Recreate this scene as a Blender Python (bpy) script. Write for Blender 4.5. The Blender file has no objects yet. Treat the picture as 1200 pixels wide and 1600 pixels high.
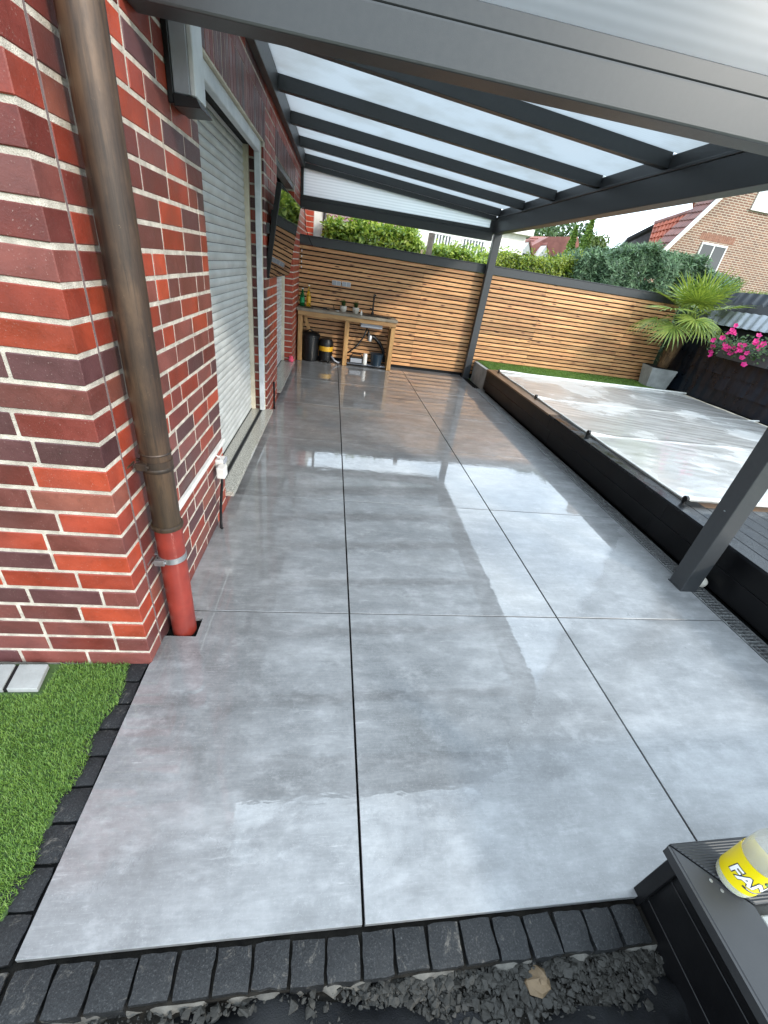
import bpy, bmesh, math, random
import numpy as np
from mathutils import Vector, Matrix, Euler
random.seed(7); np.random.seed(7)
SC = bpy.context.scene
COL = SC.collection
R = math.radians

# ------------------------------------------------------------------ camera, sky, sun, exposure
F_PX, ROTV, CAMP = 636.2, (0.552187, 0.101060, 0.140123), (-0.1947, -1.5629, 1.5766)
th = math.sqrt(sum(v*v for v in ROTV)); kx, ky, kz = [v/th for v in ROTV]
Kx = np.array([[0,-kz,ky],[kz,0,-kx],[-ky,kx,0]])
RW = np.eye(3)+math.sin(th)*Kx+(1-math.cos(th))*Kx@Kx
BASE = np.array([[1,0,0],[0,0,-1],[0,1,0.]])
VIEW = BASE@RW                                   # rows: image right, image down, forward
cd = bpy.data.cameras.new('camera'); cam = bpy.data.objects.new('camera', cd); COL.objects.link(cam)
mw = Matrix([[VIEW[0][i], -VIEW[1][i], -VIEW[2][i], CAMP[i]] for i in range(3)]+[[0,0,0,1]])
cam.matrix_world = mw
cd.sensor_fit = 'AUTO'; cd.sensor_width = 36; cd.lens = F_PX/1600*36
cd.shift_x = 0.44/1600; cd.shift_y = 5.19/1600
cd.clip_start = .02; cd.clip_end = 2000
SC.camera = cam
def pix(P):
    q = VIEW@(np.array(P, float)-np.array(CAMP)); return 599.6+F_PX*q[0]/q[2], 805.2+F_PX*q[1]/q[2], q[2]

SUN_TRAVEL = Vector((-.60, .66, -.46)).normalized()
SUN_EL = math.asin(-SUN_TRAVEL.z)
w = bpy.data.worlds.new('World'); SC.world = w; w.use_nodes = True
nt = w.node_tree; N = nt.nodes; L = nt.links; N.clear()
wo = N.new('ShaderNodeOutputWorld'); bg = N.new('ShaderNodeBackground')
sky = N.new('ShaderNodeTexSky'); sky.sky_type = 'NISHITA'; sky.sun_disc = False
sky.sun_elevation = SUN_EL; sky.sun_rotation = math.atan2(-SUN_TRAVEL.x, -SUN_TRAVEL.y)
sky.air_density = 1.2; sky.dust_density = 1.5; sky.ozone_density = 1.5
tc = N.new('ShaderNodeTexCoord'); mp = N.new('ShaderNodeMapping'); mp.inputs['Scale'].default_value = (1, 1, 2.6)
L.new(tc.outputs['Generated'], mp.inputs['Vector'])
nz = N.new('ShaderNodeTexNoise'); nz.inputs['Scale'].default_value = 2.3; nz.inputs['Detail'].default_value = 7; nz.inputs['Roughness'].default_value = .55
L.new(mp.outputs[0], nz.inputs['Vector'])
cr = N.new('ShaderNodeValToRGB'); cr.color_ramp.elements[0].position = .30; cr.color_ramp.elements[1].position = .60
cr.color_ramp.elements[0].color = (.45, .45, .45, 1); cr.color_ramp.elements[1].color = (.92, .92, .92, 1)
L.new(nz.outputs['Fac'], cr.inputs[0])
nz2 = N.new('ShaderNodeTexNoise'); nz2.inputs['Scale'].default_value = 4.1; nz2.inputs['Detail'].default_value = 6
L.new(mp.outputs[0], nz2.inputs['Vector'])
cc = N.new('ShaderNodeValToRGB'); cc.color_ramp.elements[0].position = .35; cc.color_ramp.elements[1].position = .65
cc.color_ramp.elements[0].color = (11.0, 13.9, 17.0, 1); cc.color_ramp.elements[1].color = (18.0, 20.5, 22.2, 1)
L.new(nz2.outputs['Fac'], cc.inputs[0])
mx = N.new('ShaderNodeMix'); mx.data_type = 'RGBA'
L.new(cr.outputs[0], mx.inputs[0]); L.new(sky.outputs[0], mx.inputs[6]); L.new(cc.outputs[0], mx.inputs[7])
L.new(mx.outputs[2], bg.inputs['Color']); bg.inputs['Strength'].default_value = .13
L.new(bg.outputs[0], wo.inputs['Surface'])
sd = bpy.data.lights.new('sun', 'SUN'); sd.energy = 2.0; sd.angle = R(6.0); sd.color = (1, .93, .82)
so = bpy.data.objects.new('sun', sd); COL.objects.link(so); so.location = (8, -8, 9)
so.rotation_euler = SUN_TRAVEL.to_track_quat('-Z', 'Y').to_euler()
SC.view_settings.view_transform = 'Standard'; SC.view_settings.look = 'None'
SC.view_settings.exposure = 0.7; SC.view_settings.gamma = 1.0
SC.cycles.max_bounces = 12; SC.cycles.transparent_max_bounces = 16
SC.cycles.diffuse_bounces = 5; SC.cycles.sample_clamp_indirect = 6

# ------------------------------------------------------------------ materials
MATS = {}
def lin(c):
    return tuple(((v/255+.055)/1.055)**2.4 if v > 10 else v/255/12.92 for v in c)
class NT:
    def __init__(s, name):
        s.m = bpy.data.materials.new(name); s.m.use_nodes = True; s.t = s.m.node_tree; s.t.nodes.clear(); MATS[name] = s.m
        s.out = s.n('ShaderNodeOutputMaterial')
    def n(s, t, **k):
        o = s.t.nodes.new(t)
        for a, v in k.items():
            if isinstance(a, str) and hasattr(o, a): setattr(o, a, v)
            else: o.inputs[a].default_value = v
        return o
    def l(s, a, b): s.t.links.new(a, b)
    def coords(s, kind='Object', scale=(1,1,1), rnd=True, rot=(0,0,0)):
        tc = s.n('ShaderNodeTexCoord'); mp = s.n('ShaderNodeMapping'); mp.inputs['Scale'].default_value = scale; mp.inputs['Rotation'].default_value = rot
        if kind == 'World':
            g = s.n('ShaderNodeNewGeometry'); s.l(g.outputs['Position'], mp.inputs[0]); return mp.outputs[0]
        if rnd:
            oi = s.n('ShaderNodeObjectInfo'); mu = s.n('ShaderNodeMath', operation='MULTIPLY'); mu.inputs[1].default_value = 57.3
            s.l(oi.outputs['Random'], mu.inputs[0]); ad = s.n('ShaderNodeVectorMath', operation='ADD')
            s.l(tc.outputs[kind], ad.inputs[0]); s.l(mu.outputs[0], ad.inputs[1]); s.l(ad.outputs[0], mp.inputs[0])
        else: s.l(tc.outputs[kind], mp.inputs[0])
        return mp.outputs[0]
    def noise(s, vec, scale, detail=4, rough=.55, dist=0):
        o = s.n('ShaderNodeTexNoise'); o.inputs['Scale'].default_value = scale; o.inputs['Detail'].default_value = detail
        o.inputs['Roughness'].default_value = rough; o.inputs['Distortion'].default_value = dist; s.l(vec, o.inputs['Vector']); return o.outputs['Fac']
    def ramp(s, fac, stops):
        o = s.n('ShaderNodeValToRGB'); e = o.color_ramp.elements
        while len(e) < len(stops): e.new(.5)
        for i, (p, c) in enumerate(stops):
            e[i].position = p; e[i].color = (c, c, c, 1) if not hasattr(c, '__len__') else (*c, 1)
        s.l(fac, o.inputs[0]); return o.outputs[0]
    def mix(s, f, a, b, mode='MIX'):
        o = s.n('ShaderNodeMix'); o.data_type = 'RGBA'; o.blend_type = mode
        for i, v in ((0, f), (6, a), (7, b)):
            if hasattr(v, 'links') or isinstance(v, bpy.types.NodeSocket): s.l(v, o.inputs[i])
            elif i == 0: o.inputs[0].default_value = v
            else: o.inputs[i].default_value = (*v, 1) if hasattr(v, '__len__') else (v, v, v, 1)
        return o.outputs[2]
    def math(s, op, a, b=0.0):
        o = s.n('ShaderNodeMath', operation=op)
        for i, v in enumerate((a, b)):
            if isinstance(v, bpy.types.NodeSocket): s.l(v, o.inputs[i])
            else: o.inputs[i].default_value = v
        return o.outputs[0]
    def bump(s, h, strength, dist=.01, nrm=None):
        o = s.n('ShaderNodeBump'); o.inputs['Strength'].default_value = strength; o.inputs['Distance'].default_value = dist; s.l(h, o.inputs['Height'])
        if nrm is not None: s.l(nrm, o.inputs['Normal'])
        return o.outputs[0]
    def bsdf(s, **k):
        o = s.n('ShaderNodeBsdfPrincipled')
        for a, v in k.items():
            i = o.inputs[a.replace('_', ' ')]
            if isinstance(v, bpy.types.NodeSocket): s.l(v, i)
            else: i.default_value = (*v, 1) if (hasattr(v, '__len__') and len(v) == 3 and i.type == 'RGBA') else v
        s.l(o.outputs[0], s.out.inputs[0]); return o
def mat(name, c, c2=None, scale=6, detail=5, rough=.55, rvar=.1, bump=.15, bscale=60, metal=0, coat=0, coatr=.08, stretch=(1,1,1), vary=.12, kind='Object', rnd=True, spec=.5, dirt=0):
    s = NT(name); v = s.coords(kind, stretch, rnd)
    n1 = s.noise(v, scale, detail)
    c2 = c2 or tuple(x*.72 for x in c)
    col = s.ramp(n1, [(.32, c2), (.68, c)])
    if vary:
        oi = s.n('ShaderNodeObjectInfo'); hs = s.n('ShaderNodeHueSaturation'); s.l(col, hs.inputs['Color'])
        val = s.math('MULTIPLY_ADD', oi.outputs['Random'], vary*2); s.t.nodes[-1].inputs[2].default_value = 1-vary; s.l(val, hs.inputs['Value']); col = hs.outputs[0]
    if dirt:
        nd = s.noise(v, scale*.35, 7, .65); col = s.mix(s.ramp(nd, [(.5, 0), (.75, dirt)]), col, tuple(x*.45 for x in c))
    n2 = s.noise(v, bscale, 3)
    rr = s.math('MULTIPLY_ADD', n1, rvar*2); s.t.nodes[-1].inputs[2].default_value = rough-rvar
    k = dict(Base_Color=col, Roughness=rr, Metallic=metal, Coat_Weight=coat, Coat_Roughness=coatr, Specular_IOR_Level=spec)
    if bump: k['Normal'] = s.bump(n2, bump, .004)
    s.bsdf(**k); return s.m
def leafmat(name, c, c2, trans=.35, rough=.45, scale=3.0):
    s = NT(name); v = s.coords('World', rnd=False); n = s.noise(v, scale, 3); n2 = s.noise(v, scale*14, 2)
    g = s.n('ShaderNodeNewGeometry')
    f = s.math('ADD', s.math('MULTIPLY', n, .45), s.math('MULTIPLY', g.outputs['Random Per Island'], .55))
    col = s.ramp(f, [(.25, c2), (.75, c)]); col = s.mix(s.math('MULTIPLY', n2, .3), col, tuple(x*.6 for x in c2))
    b = s.bsdf(Base_Color=col, Roughness=rough)
    t = s.n('ShaderNodeBsdfTranslucent'); s.l(s.mix(1., col, (1.0, 1.05, .55), 'MULTIPLY'), t.inputs['Color'])
    m = s.n('ShaderNodeMixShader'); m.inputs[0].default_value = trans; s.l(b.outputs[0], m.inputs[1]); s.l(t.outputs[0], m.inputs[2]); s.l(m.outputs[0], s.out.inputs[0])
    return s.m

# ------------------------------------------------------------------ geometry helpers
class G:
    """collects vertices and faces of one mesh"""
    def __init__(s): s.v = []; s.f = []; s.mi = []; s.cur = 0
    def add(s, vs, fs):
        o = len(s.v); s.v += [tuple(map(float, p)) for p in vs]
        for f in fs: s.f.append(tuple(o+i for i in f)); s.mi.append(s.cur)
        return s
    def box(s, x0, x1, y0, y1, z0, z1, M=None):
        vs = [(x, y, z) for z in (z0, z1) for y in (y0, y1) for x in (x0, x1)]
        if M is not None: vs = [tuple(M@Vector(p)) for p in vs]
        return s.add(vs, [(0,2,3,1), (4,5,7,6), (0,1,5,4), (2,6,7,3), (0,4,6,2), (1,3,7,5)])
    def hexa(s, b, t): return s.add(list(b)+list(t), [(3,2,1,0), (4,5,6,7), (0,1,5,4), (1,2,6,5), (2,3,7,6), (3,0,4,7)])
    def beam(s, p0, p1, wd, ht, up=(0,0,1)):
        p0, p1 = Vector(p0), Vector(p1); d = (p1-p0).normalized(); sd_ = d.cross(Vector(up)).normalized(); u = sd_.cross(d)
        q = [(-wd/2, -ht/2), (wd/2, -ht/2), (wd/2, ht/2), (-wd/2, ht/2)]
        return s.hexa([p0+sd_*a+u*b for a, b in q], [p1+sd_*a+u*b for a, b in q])
    def tube(s, pts, r, seg=8, cap=True):
        pts = [Vector(p) for p in pts]; n = len(pts); rs = r if hasattr(r, '__len__') else [r]*n
        ref = Vector((0,0,1)) if abs((pts[-1]-pts[0]).normalized().z) < .9 else Vector((1,0,0)); vs = []
        for i, p in enumerate(pts):
            d = (pts[min(i+1, n-1)]-pts[max(i-1, 0)]).normalized(); a = d.cross(ref).normalized(); b = a.cross(d)
            vs += [p+(a*math.cos(2*math.pi*k/seg)+b*math.sin(2*math.pi*k/seg))*rs[i] for k in range(seg)]
        fs = [(i*seg+k, i*seg+(k+1)%seg, (i+1)*seg+(k+1)%seg, (i+1)*seg+k) for i in range(n-1) for k in range(seg)]
        if cap: fs += [tuple(range(seg))[::-1], tuple((n-1)*seg+k for k in range(seg))]
        return s.add(vs, fs)
    def lathe(s, prof, c=(0,0,0), seg=24, cap=True):
        vs = []; n = len(prof)
        for r_, z in prof: vs += [(c[0]+r_*math.cos(2*math.pi*k/seg), c[1]+r_*math.sin(2*math.pi*k/seg), c[2]+z) for k in range(seg)]
        fs = [(i*seg+k, i*seg+(k+1)%seg, (i+1)*seg+(k+1)%seg, (i+1)*seg+k) for i in range(n-1) for k in range(seg)]
        if cap: fs += [tuple(range(seg))[::-1], tuple((n-1)*seg+k for k in range(seg))]
        return s.add(vs, fs)
    def prism(s, poly, y0, y1):                  # polygon in x,z extruded along y
        n = len(poly); return s.add([(x, y0, z) for x, z in poly]+[(x, y1, z) for x, z in poly],
            [tuple(range(n)), tuple(range(2*n-1, n-1, -1))]+[(i, i+n, (i+1)%n+n, (i+1)%n) for i in range(n)])
    def prismx(s, poly, x0, x1):                 # polygon in y,z extruded along x
        n = len(poly); return s.add([(x0, y, z) for y, z in poly]+[(x1, y, z) for y, z in poly],
            [tuple(range(n)), tuple(range(2*n-1, n-1, -1))]+[(i, i+n, (i+1)%n+n, (i+1)%n) for i in range(n)])
    def prismz(s, poly, z0, z1):
        n = len(poly); return s.add([(x, y, z0) for x, y in poly]+[(x, y, z1) for x, y in poly],
            [tuple(range(n))[::-1], tuple(range(n, 2*n))]+[(i, (i+1)%n, (i+1)%n+n, i+n) for i in range(n)])
    def blob(s, c, r, seg=7, rings=5, jit=.15):
        vs = []; c = Vector(c)
        for i in range(rings+1):
            t = math.pi*i/rings
            for k in range(seg):
                j = 1+random.uniform(-jit, jit); a = 2*math.pi*k/seg
                vs.append((c.x+r[0]*j*math.sin(t)*math.cos(a), c.y+r[1]*j*math.sin(t)*math.sin(a), c.z+r[2]*j*math.cos(t)))
        return s.add(vs, [(i*seg+k, (i+1)*seg+k, (i+1)*seg+(k+1)%seg, i*seg+(k+1)%seg) for i in range(rings) for k in range(seg)])
    def mesh(s, name, bevel=0, smooth=False, off=(0,0,0), segs=1, fixn=True):
        me = bpy.data.meshes.new(name); o = off
        me.from_pydata([(p[0]-o[0], p[1]-o[1], p[2]-o[2]) for p in s.v], [], s.f); me.update()
        if any(s.mi): me.polygons.foreach_set('material_index', s.mi)
        if fixn or bevel:
            bm = bmesh.new(); bm.from_mesh(me)
            if fixn: bmesh.ops.recalc_face_normals(bm, faces=bm.faces)
            if bevel: bmesh.ops.bevel(bm, geom=[e for e in bm.edges if len(e.link_faces) == 2 and e.calc_face_angle(0) > .5], offset=bevel, segments=segs, affect='EDGES', profile=.6, clamp_overlap=True)
            bm.to_mesh(me); bm.free()
        if smooth is True: me.shade_smooth()
        elif smooth: me.shade_smooth(); me.set_sharp_from_angle(angle=R(smooth))
        return me
def npmesh(name, V, k, smooth=False):
    """V: (n*k,3) array, faces of k vertices each"""
    n = len(V)//k; me = bpy.data.meshes.new(name); me.vertices.add(n*k); me.vertices.foreach_set('co', np.asarray(V, np.float32).ravel())
    me.loops.add(n*k); me.loops.foreach_set('vertex_index', np.arange(n*k, dtype=np.int32)); me.polygons.add(n)
    me.polygons.foreach_set('loop_start', np.arange(0, n*k, k, dtype=np.int32)); me.update(calc_edges=True); me.validate(); return me
BOXC = {}
def boxmesh(dx, dy, dz, bev=.002):
    key = (round(dx, 3), round(dy, 3), round(dz, 3), bev)
    if key not in BOXC: BOXC[key] = G().box(-dx/2, dx/2, -dy/2, dy/2, -dz/2, dz/2).mesh('box', bev)
    return BOXC[key]
def setm(me, *ms):
    me.materials.clear()
    for m in ms: me.materials.append(MATS[m] if isinstance(m, str) else m)
# house frame: n outward from the wall, s along it; the wall runs 1.1 degrees off the tile joints
HA = math.atan(.0195); HO = Vector((-.862, 0, 0)); HROT = Matrix.Rotation(-HA, 4, 'Z')
def Hw(n, s, z=0): return HO+HROT@Vector((n, s, z))
class Thing:
    def __init__(s, name, label, cat, base=(0,0,0), house=False, group=None, kind=None, frame=True):
        s.base = Vector(base); s.e = bpy.data.objects.new(name, None); COL.objects.link(s.e); s.e.empty_display_size = .1
        if house: s.e.location = Hw(*base); s.e.rotation_euler = (0, 0, -HA)
        else: s.e.location = base
        tag(s.e, label, cat, group, kind); s.org = {s.e.name: s.base}
    def part(s, name, g, m, parent=None, bevel=0, smooth=False, label=None, segs=1, kind=None, fixn=True):
        po = s.org[parent.name] if parent else s.base
        me = g.mesh(name, bevel, smooth, off=po, segs=segs, fixn=fixn) if isinstance(g, G) else g
        setm(me, *(m if isinstance(m, (list, tuple)) else (m,)))
        o = bpy.data.objects.new(name, me); COL.objects.link(o); o.parent = parent or s.e; s.org[o.name] = po.copy()
        if label: o['label'] = label
        if kind: o['kind'] = kind
        return o
    def inst(s, name, me, loc, m=None, parent=None, rot=None, scale=None, label=None):
        po = s.org[parent.name] if parent else s.base
        o = bpy.data.objects.new(name, me); COL.objects.link(o); o.parent = parent or s.e; o.location = Vector(loc)-po; s.org[o.name] = Vector(loc)
        if rot is not None: o.rotation_euler = rot
        if scale is not None: o.scale = scale
        if m:
            m = MATS[m] if isinstance(m, str) else m
            if not me.materials: me.materials.append(None)
            o.material_slots[0].link = 'OBJECT'; o.material_slots[0].material = m
        if label: o['label'] = label
        return o
def tag(o, label=None, cat=None, group=None, kind=None):
    if label: o['label'] = label
    if cat: o['category'] = cat
    if group: o['group'] = group
    if kind: o['kind'] = kind
def solo(name, g, m, label=None, cat=None, base=(0,0,0), house=False, kind=None, group=None, bevel=0, smooth=False, segs=1, fixn=True):
    me = g.mesh(name, bevel, smooth, off=base, segs=segs, fixn=fixn) if isinstance(g, G) else g
    setm(me, *(m if isinstance(m, (list, tuple)) else (m,)))
    o = bpy.data.objects.new(name, me); COL.objects.link(o)
    if house: o.location = Hw(*base); o.rotation_euler = (0, 0, -HA)
    else: o.location = base
    tag(o, label, cat, group, kind); return o

# ------------------------------------------------------------------ material library
BR = [lin(c) for c in ((148,60,40), (132,52,37), (102,45,39), (110,60,54), (80,49,50), (93,51,47), (124,70,58))]
for i, c in enumerate(BR):
    s = NT('brick_%d' % i); v = s.coords('Object'); n1 = s.noise(v, 7, 6, .65, .5); n2 = s.noise(v, 190, 3, .7); n3 = s.noise(v, 30, 6, .75, .4); n4 = s.noise(v, 3.2, 3)
    col = s.ramp(n1, [(.28, tuple(x*.68 for x in c)), (.5, c), (.72, (min(1, c[0]*1.3), c[1]*1.35, c[2]*1.3))])
    col = s.mix(s.ramp(n3, [(.54, 0), (.72, .5)]), col, tuple(x*.5 for x in c))
    col = s.mix(s.ramp(n4, [(.45, 0), (.7, .35)]), col, (.085, .045, .045))
    col = s.mix(s.ramp(n2, [(.64, 0), (.72, .55)]), col, (.40, .30, .26))
    oi = s.n('ShaderNodeObjectInfo'); hs = s.n('ShaderNodeHueSaturation'); s.l(col, hs.inputs['Color'])
    s.l(s.math('MULTIPLY_ADD', oi.outputs['Random'], .45), hs.inputs['Value']); s.t.nodes[-1].inputs[2].default_value = .78
    hgt = s.math('ADD', s.math('MULTIPLY', n3, .6), s.math('MULTIPLY', n2, .4))
    s.bsdf(Base_Color=hs.outputs[0], Specular_IOR_Level=.36, Roughness=s.ramp(n1, [(.3, .28), (.7, .5)]), Normal=s.bump(hgt, .38, .004))
mat('mortar', lin((204,194,180)), lin((158,148,136)), 24, 8, .9, bump=.9, bscale=260, vary=0, dirt=.75)
mat('sealant', (.16,.12,.12), None, 30, 3, .6, vary=0)
# wet concrete-look porcelain tile
s = NT('tile_wet'); v = s.coords('Object'); vw = s.coords('World', rnd=False)
cl = s.noise(v, 1.7, 9, .64, .3)
vs_ = s.coords('Object', (1.1, 4.2, 1)); st = s.noise(vs_, 2.2, 9, .66, .3)
f = s.math('ADD', s.math('MULTIPLY', cl, .55), s.math('MULTIPLY', st, .45))
col = s.ramp(f, [(.37, (.092,.094,.096)), (.5, (.166,.170,.174)), (.62, (.258,.263,.268))])
fine = s.noise(v, 75, 5, .75); col = s.mix(s.ramp(fine, [(.42, .0), (.75, .35)]), col, (.25,.25,.247))
scr = s.noise(s.coords('Object', (3, 26, 1)), 3.3, 8, .75, .5); patch = s.noise(v, 3.1, 4)
col = s.mix(s.math('MULTIPLY', s.ramp(scr, [(.56, 0), (.70, .75)]), s.ramp(patch, [(.50, 0), (.62, 1)])), col, (.34,.34,.34))
mot = s.noise(s.coords('Object', (1, 1.7, 1)), 9, 9, .74, .1); col = s.mix(s.ramp(mot, [(.38, .38), (.54, 0)]), col, (.10,.102,.104)); col = s.mix(s.ramp(mot, [(.54, 0), (.72, .5)]), col, (.33,.335,.34))
lin_ = s.noise(s.coords('Object', (14, 150, 1)), 1.0, 3, .6); col = s.mix(s.ramp(lin_, [(.48, .0), (.8, .22)]), col, (.30,.30,.30))
spk = s.noise(v, 230, 2, .6); col = s.mix(s.ramp(spk, [(.60, 0), (.72, .4)]), col, (.30,.30,.295))
drk = s.noise(v, 5.5, 8, .7, .2); col = s.mix(s.ramp(drk, [(.55, 0), (.78, .55)]), col, (.062,.06,.058))
wm = s.noise(vw, 3.2, 7, .68, .5); wbig = s.noise(vw, .9, 3)
sx = s.n('ShaderNodeSeparateXYZ'); s.l(vw, sx.inputs[0])
def rng(v_, a_, b_, lo, hi):
    m_ = s.n('ShaderNodeMapRange'); s.l(v_, m_.inputs['Value'])
    for k_, x_ in (('From Min', a_), ('From Max', b_), ('To Min', lo), ('To Max', hi)): m_.inputs[k_].default_value = x_
    return m_.outputs[0]
# water film: drained dry towards the open front and along the drain, standing farther back
front = rng(sx.outputs['Y'], -1.25, -.15, 0, 1); side = rng(s.math('SUBTRACT', sx.outputs['X'], s.math('MULTIPLY', sx.outputs['Y'], .97)), .92, 1.42, 1, 0)
lvl = s.math('ADD', s.math('MINIMUM', front, side), s.math('MULTIPLY', s.math('ADD', wm, s.math('MULTIPLY', wbig, .5)), .9))
wet = rng(lvl, .88, 1.02, 0, 1)
rip = s.noise(s.coords('World', (5, 14, 1), rnd=False), 2.2, 2, .5, .6); rip2 = s.noise(s.coords('World', (1.2, 2.2, 1), rnd=False), 2.0, 2, .5)
hgt = s.math('ADD', s.math('MULTIPLY', rip, .5), s.math('MULTIPLY', rip2, 1.2))
cn = s.bump(hgt, .045, .01)
bn = s.bump(fine, .12, .003)
s.bsdf(Base_Color=col, Roughness=.38, Normal=bn, Coat_Weight=s.ramp(wet, [(0, .5), (1, 1)]), Coat_Roughness=s.ramp(wet, [(0, .30), (.4, .10), (1, .012)]), Coat_IOR=1.8, Coat_Normal=cn)
mat('joint_dark', (.005,.005,.005), None, 20, 3, .8, vary=0, spec=.1)
mat('anthracite', (.036,.038,.040), (.031,.033,.035), 40, 3, .40, .05, .1, 500, vary=.03)
mat('anthracite_wet', (.030,.032,.035), (.022,.024,.027), 10, 5, .25, .1, .1, 300, vary=.04)
mat('rubber_black', (.008,.008,.009), None, 20, 3, .6, vary=0, spec=.25)
mat('plastic_black', (.009,.0095,.010), None, 20, 3, .35, .08, .05, vary=.1, spec=.35)
s = NT('copper_patina'); v = s.coords('Object', (1, 1, .35)); n1 = s.noise(v, 7, 7, .65); n2 = s.noise(v, 30, 6, .7)
sx = s.n('ShaderNodeSeparateXYZ'); tcx = s.n('ShaderNodeTexCoord'); s.l(tcx.outputs['Object'], sx.inputs[0])
col = s.ramp(n1, [(.3, lin((34,27,23))), (.5, lin((70,53,41))), (.72, lin((104,80,60)))])
col = s.mix(s.ramp(n2, [(.55, 0), (.72, .7)]), col, lin((52,40,32)))
low = s.n('ShaderNodeMapRange'); s.l(sx.outputs['Z'], low.inputs['Value']); low.inputs['From Min'].default_value = .95; low.inputs['From Max'].default_value = .45
col = s.mix(s.math('MULTIPLY', low.outputs[0], s.ramp(s.noise(v, 14, 6, .7), [(.35, .5), (.6, 1)])), col, lin((54,44,26)))
stq = s.noise(s.coords('Object', (26, 26, 1.1)), 2.2, 6, .7); col = s.mix(s.ramp(stq, [(.46, 0), (.64, .75)]), col, lin((34,27,24)))
spt = s.noise(s.coords('Object', (1,1,1)), 46, 4, .8); col = s.mix(s.ramp(spt, [(.66, 0), (.72, .5)]), col, lin((120,98,78)))
scf = s.noise(s.coords('Object', (1,1,1)), 11, 8, .8); col = s.mix(s.math('MULTIPLY', low.outputs[0], s.ramp(scf, [(.60, 0), (.68, .5)])), col, lin((140,122,84)))
s.bsdf(Base_Color=col, Roughness=s.ramp(n1, [(.3, .55), (.7, .42)]), Metallic=.2, Normal=s.bump(n2, .08, .003))
mat('pipe_red', lin((138,50,38)), lin((108,36,28)), 7, 7, .42, .1, .05, 40, vary=0, dirt=.7)
mat('steel', (.42,.43,.43), (.25,.25,.25), 16, 5, .38, .1, .1, metal=.8, vary=.05)
mat('white_plastic', lin((222,221,216)), lin((196,194,188)), 8, 4, .4, .1, .05, vary=.03)
mat('cream_pvc', lin((206,198,178)), lin((176,166,146)), 8, 5, .5, vary=.02)
mat('white_alu', lin((205,208,210)), lin((176,180,183)), 9, 4, .35, .08, .05, vary=.02)
mat('shutter', lin((190,192,190)), lin((164,166,164)), 5, 6, .38, .1, .05, 120, vary=.05, dirt=.2)
mat('lamp_grey', lin((150,153,160)), lin((136,139,146)), 6, 3, .3, vary=0)
s = NT('granite'); v = s.coords('Object', rnd=False); vo = s.n('ShaderNodeTexVoronoi'); vo.inputs['Scale'].default_value = 150; s.l(v, vo.inputs['Vector'])
n1 = s.noise(v, 110, 3, .7); n2 = s.noise(v, 260, 2)
col = s.mix(s.ramp(n1, [(.42, 0), (.6, 1)]), lin((118,118,110)), lin((196,192,182))); col = s.mix(s.ramp(n2, [(.58, 0), (.68, 1)]), col, lin((58,60,58)))
s.bsdf(Base_Color=col, Roughness=.3, Coat_Weight=.4)
s = NT('screen'); s.bsdf(Base_Color=(.004,.004,.005), Roughness=.04, Specular_IOR_Level=.9, Coat_Weight=.7, Coat_Roughness=.02)
# larch slats with knots
s = NT('larch'); v = s.coords('Object'); sx = s.n('ShaderNodeObjectInfo')
g = s.noise(s.coords('Object', (1.2, 22, 22)), 3.0, 7, .65, .4); g2 = s.noise(s.coords('Object', (.6, 4, 4)), 2.2, 4)
col = s.ramp(g, [(.28, lin((150,98,60))), (.5, lin((198,148,98))), (.72, lin((222,178,128)))])
col = s.mix(s.ramp(g2, [(.45, 0), (.72, .55)]), col, lin((182,122,86)))
vo = s.n('ShaderNodeTexVoronoi'); vo.inputs['Scale'].default_value = 1.0; s.l(s.coords('Object', (3.4, 15, 15)), vo.inputs['Vector'])
col = s.mix(s.ramp(vo.outputs['Distance'], [(.08, 1), (.20, 0)]), col, lin((92,48,28)))
hs = s.n('ShaderNodeHueSaturation'); s.l(col, hs.inputs['Color']); s.l(s.math('MULTIPLY_ADD', sx.outputs['Random'], .52), hs.inputs['Value']); s.t.nodes[-1].inputs[2].default_value = .70
s.bsdf(Base_Color=hs.outputs[0], Roughness=.55, Normal=s.bump(g, .15, .003))
mat('timber', lin((186,146,92)), lin((140,100,58)), 2.5, 7, .6, .1, .25, 60, stretch=(9,9,1.2), vary=.1, dirt=.4)
mat('timber_h', lin((180,142,92)), lin((132,98,60)), 2.5, 7, .6, .1, .25, 60, stretch=(1.2,9,9), vary=.1, dirt=.4)
mat('worktop', lin((150,140,122)), lin((104,94,80)), 5, 7, .5, .15, .3, 90, vary=0, dirt=.5)
leafmat('turf', lin((126,156,68)), lin((74,112,42)), .25, .5, 6)
mat('turf_base', lin((60,84,38)), None, 40, 4, .9, vary=0)
s = NT('sett'); v = s.coords('Object'); n1 = s.noise(v, 12, 6, .7); n2 = s.noise(v, 210, 4, .8); n3 = s.noise(v, 18, 7, .8, .6)
col = s.ramp(n2, [(.34, (.004,.0045,.005)), (.56, (.016,.0175,.019)), (.72, (.085,.085,.085))])
col = s.mix(s.ramp(n3, [(.57, 0), (.70, .65)]), col, (.22,.20,.17)); col = s.mix(s.ramp(n1, [(.35, .45), (.65, 0)]), col, (.012,.012,.013))
s.bsdf(Specular_IOR_Level=.28, Base_Color=col, Roughness=s.ramp(n1, [(.3, .28), (.7, .6)]), Normal=s.bump(s.math('ADD', n2, s.math('MULTIPLY', n1, 2.)), .5, .004))
for i, c in enumerate([(50,49,46), (78,74,66), (34,30,25), (104,88,68), (90,60,42), (150,138,118)]):
    mat('stone_%d' % i, lin(c), None, 30, 5, .6, .15, .5, 90, vary=0, spec=.25)
mat('soil', (.018,.016,.013), (.007,.006,.005), 30, 8, .8, .1, 1., 60, vary=0, spec=.15)
mat('concrete_rough', (.12,.113,.10), (.05,.047,.042), 22, 7, .85, bump=.9, bscale=70, vary=0)
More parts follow.
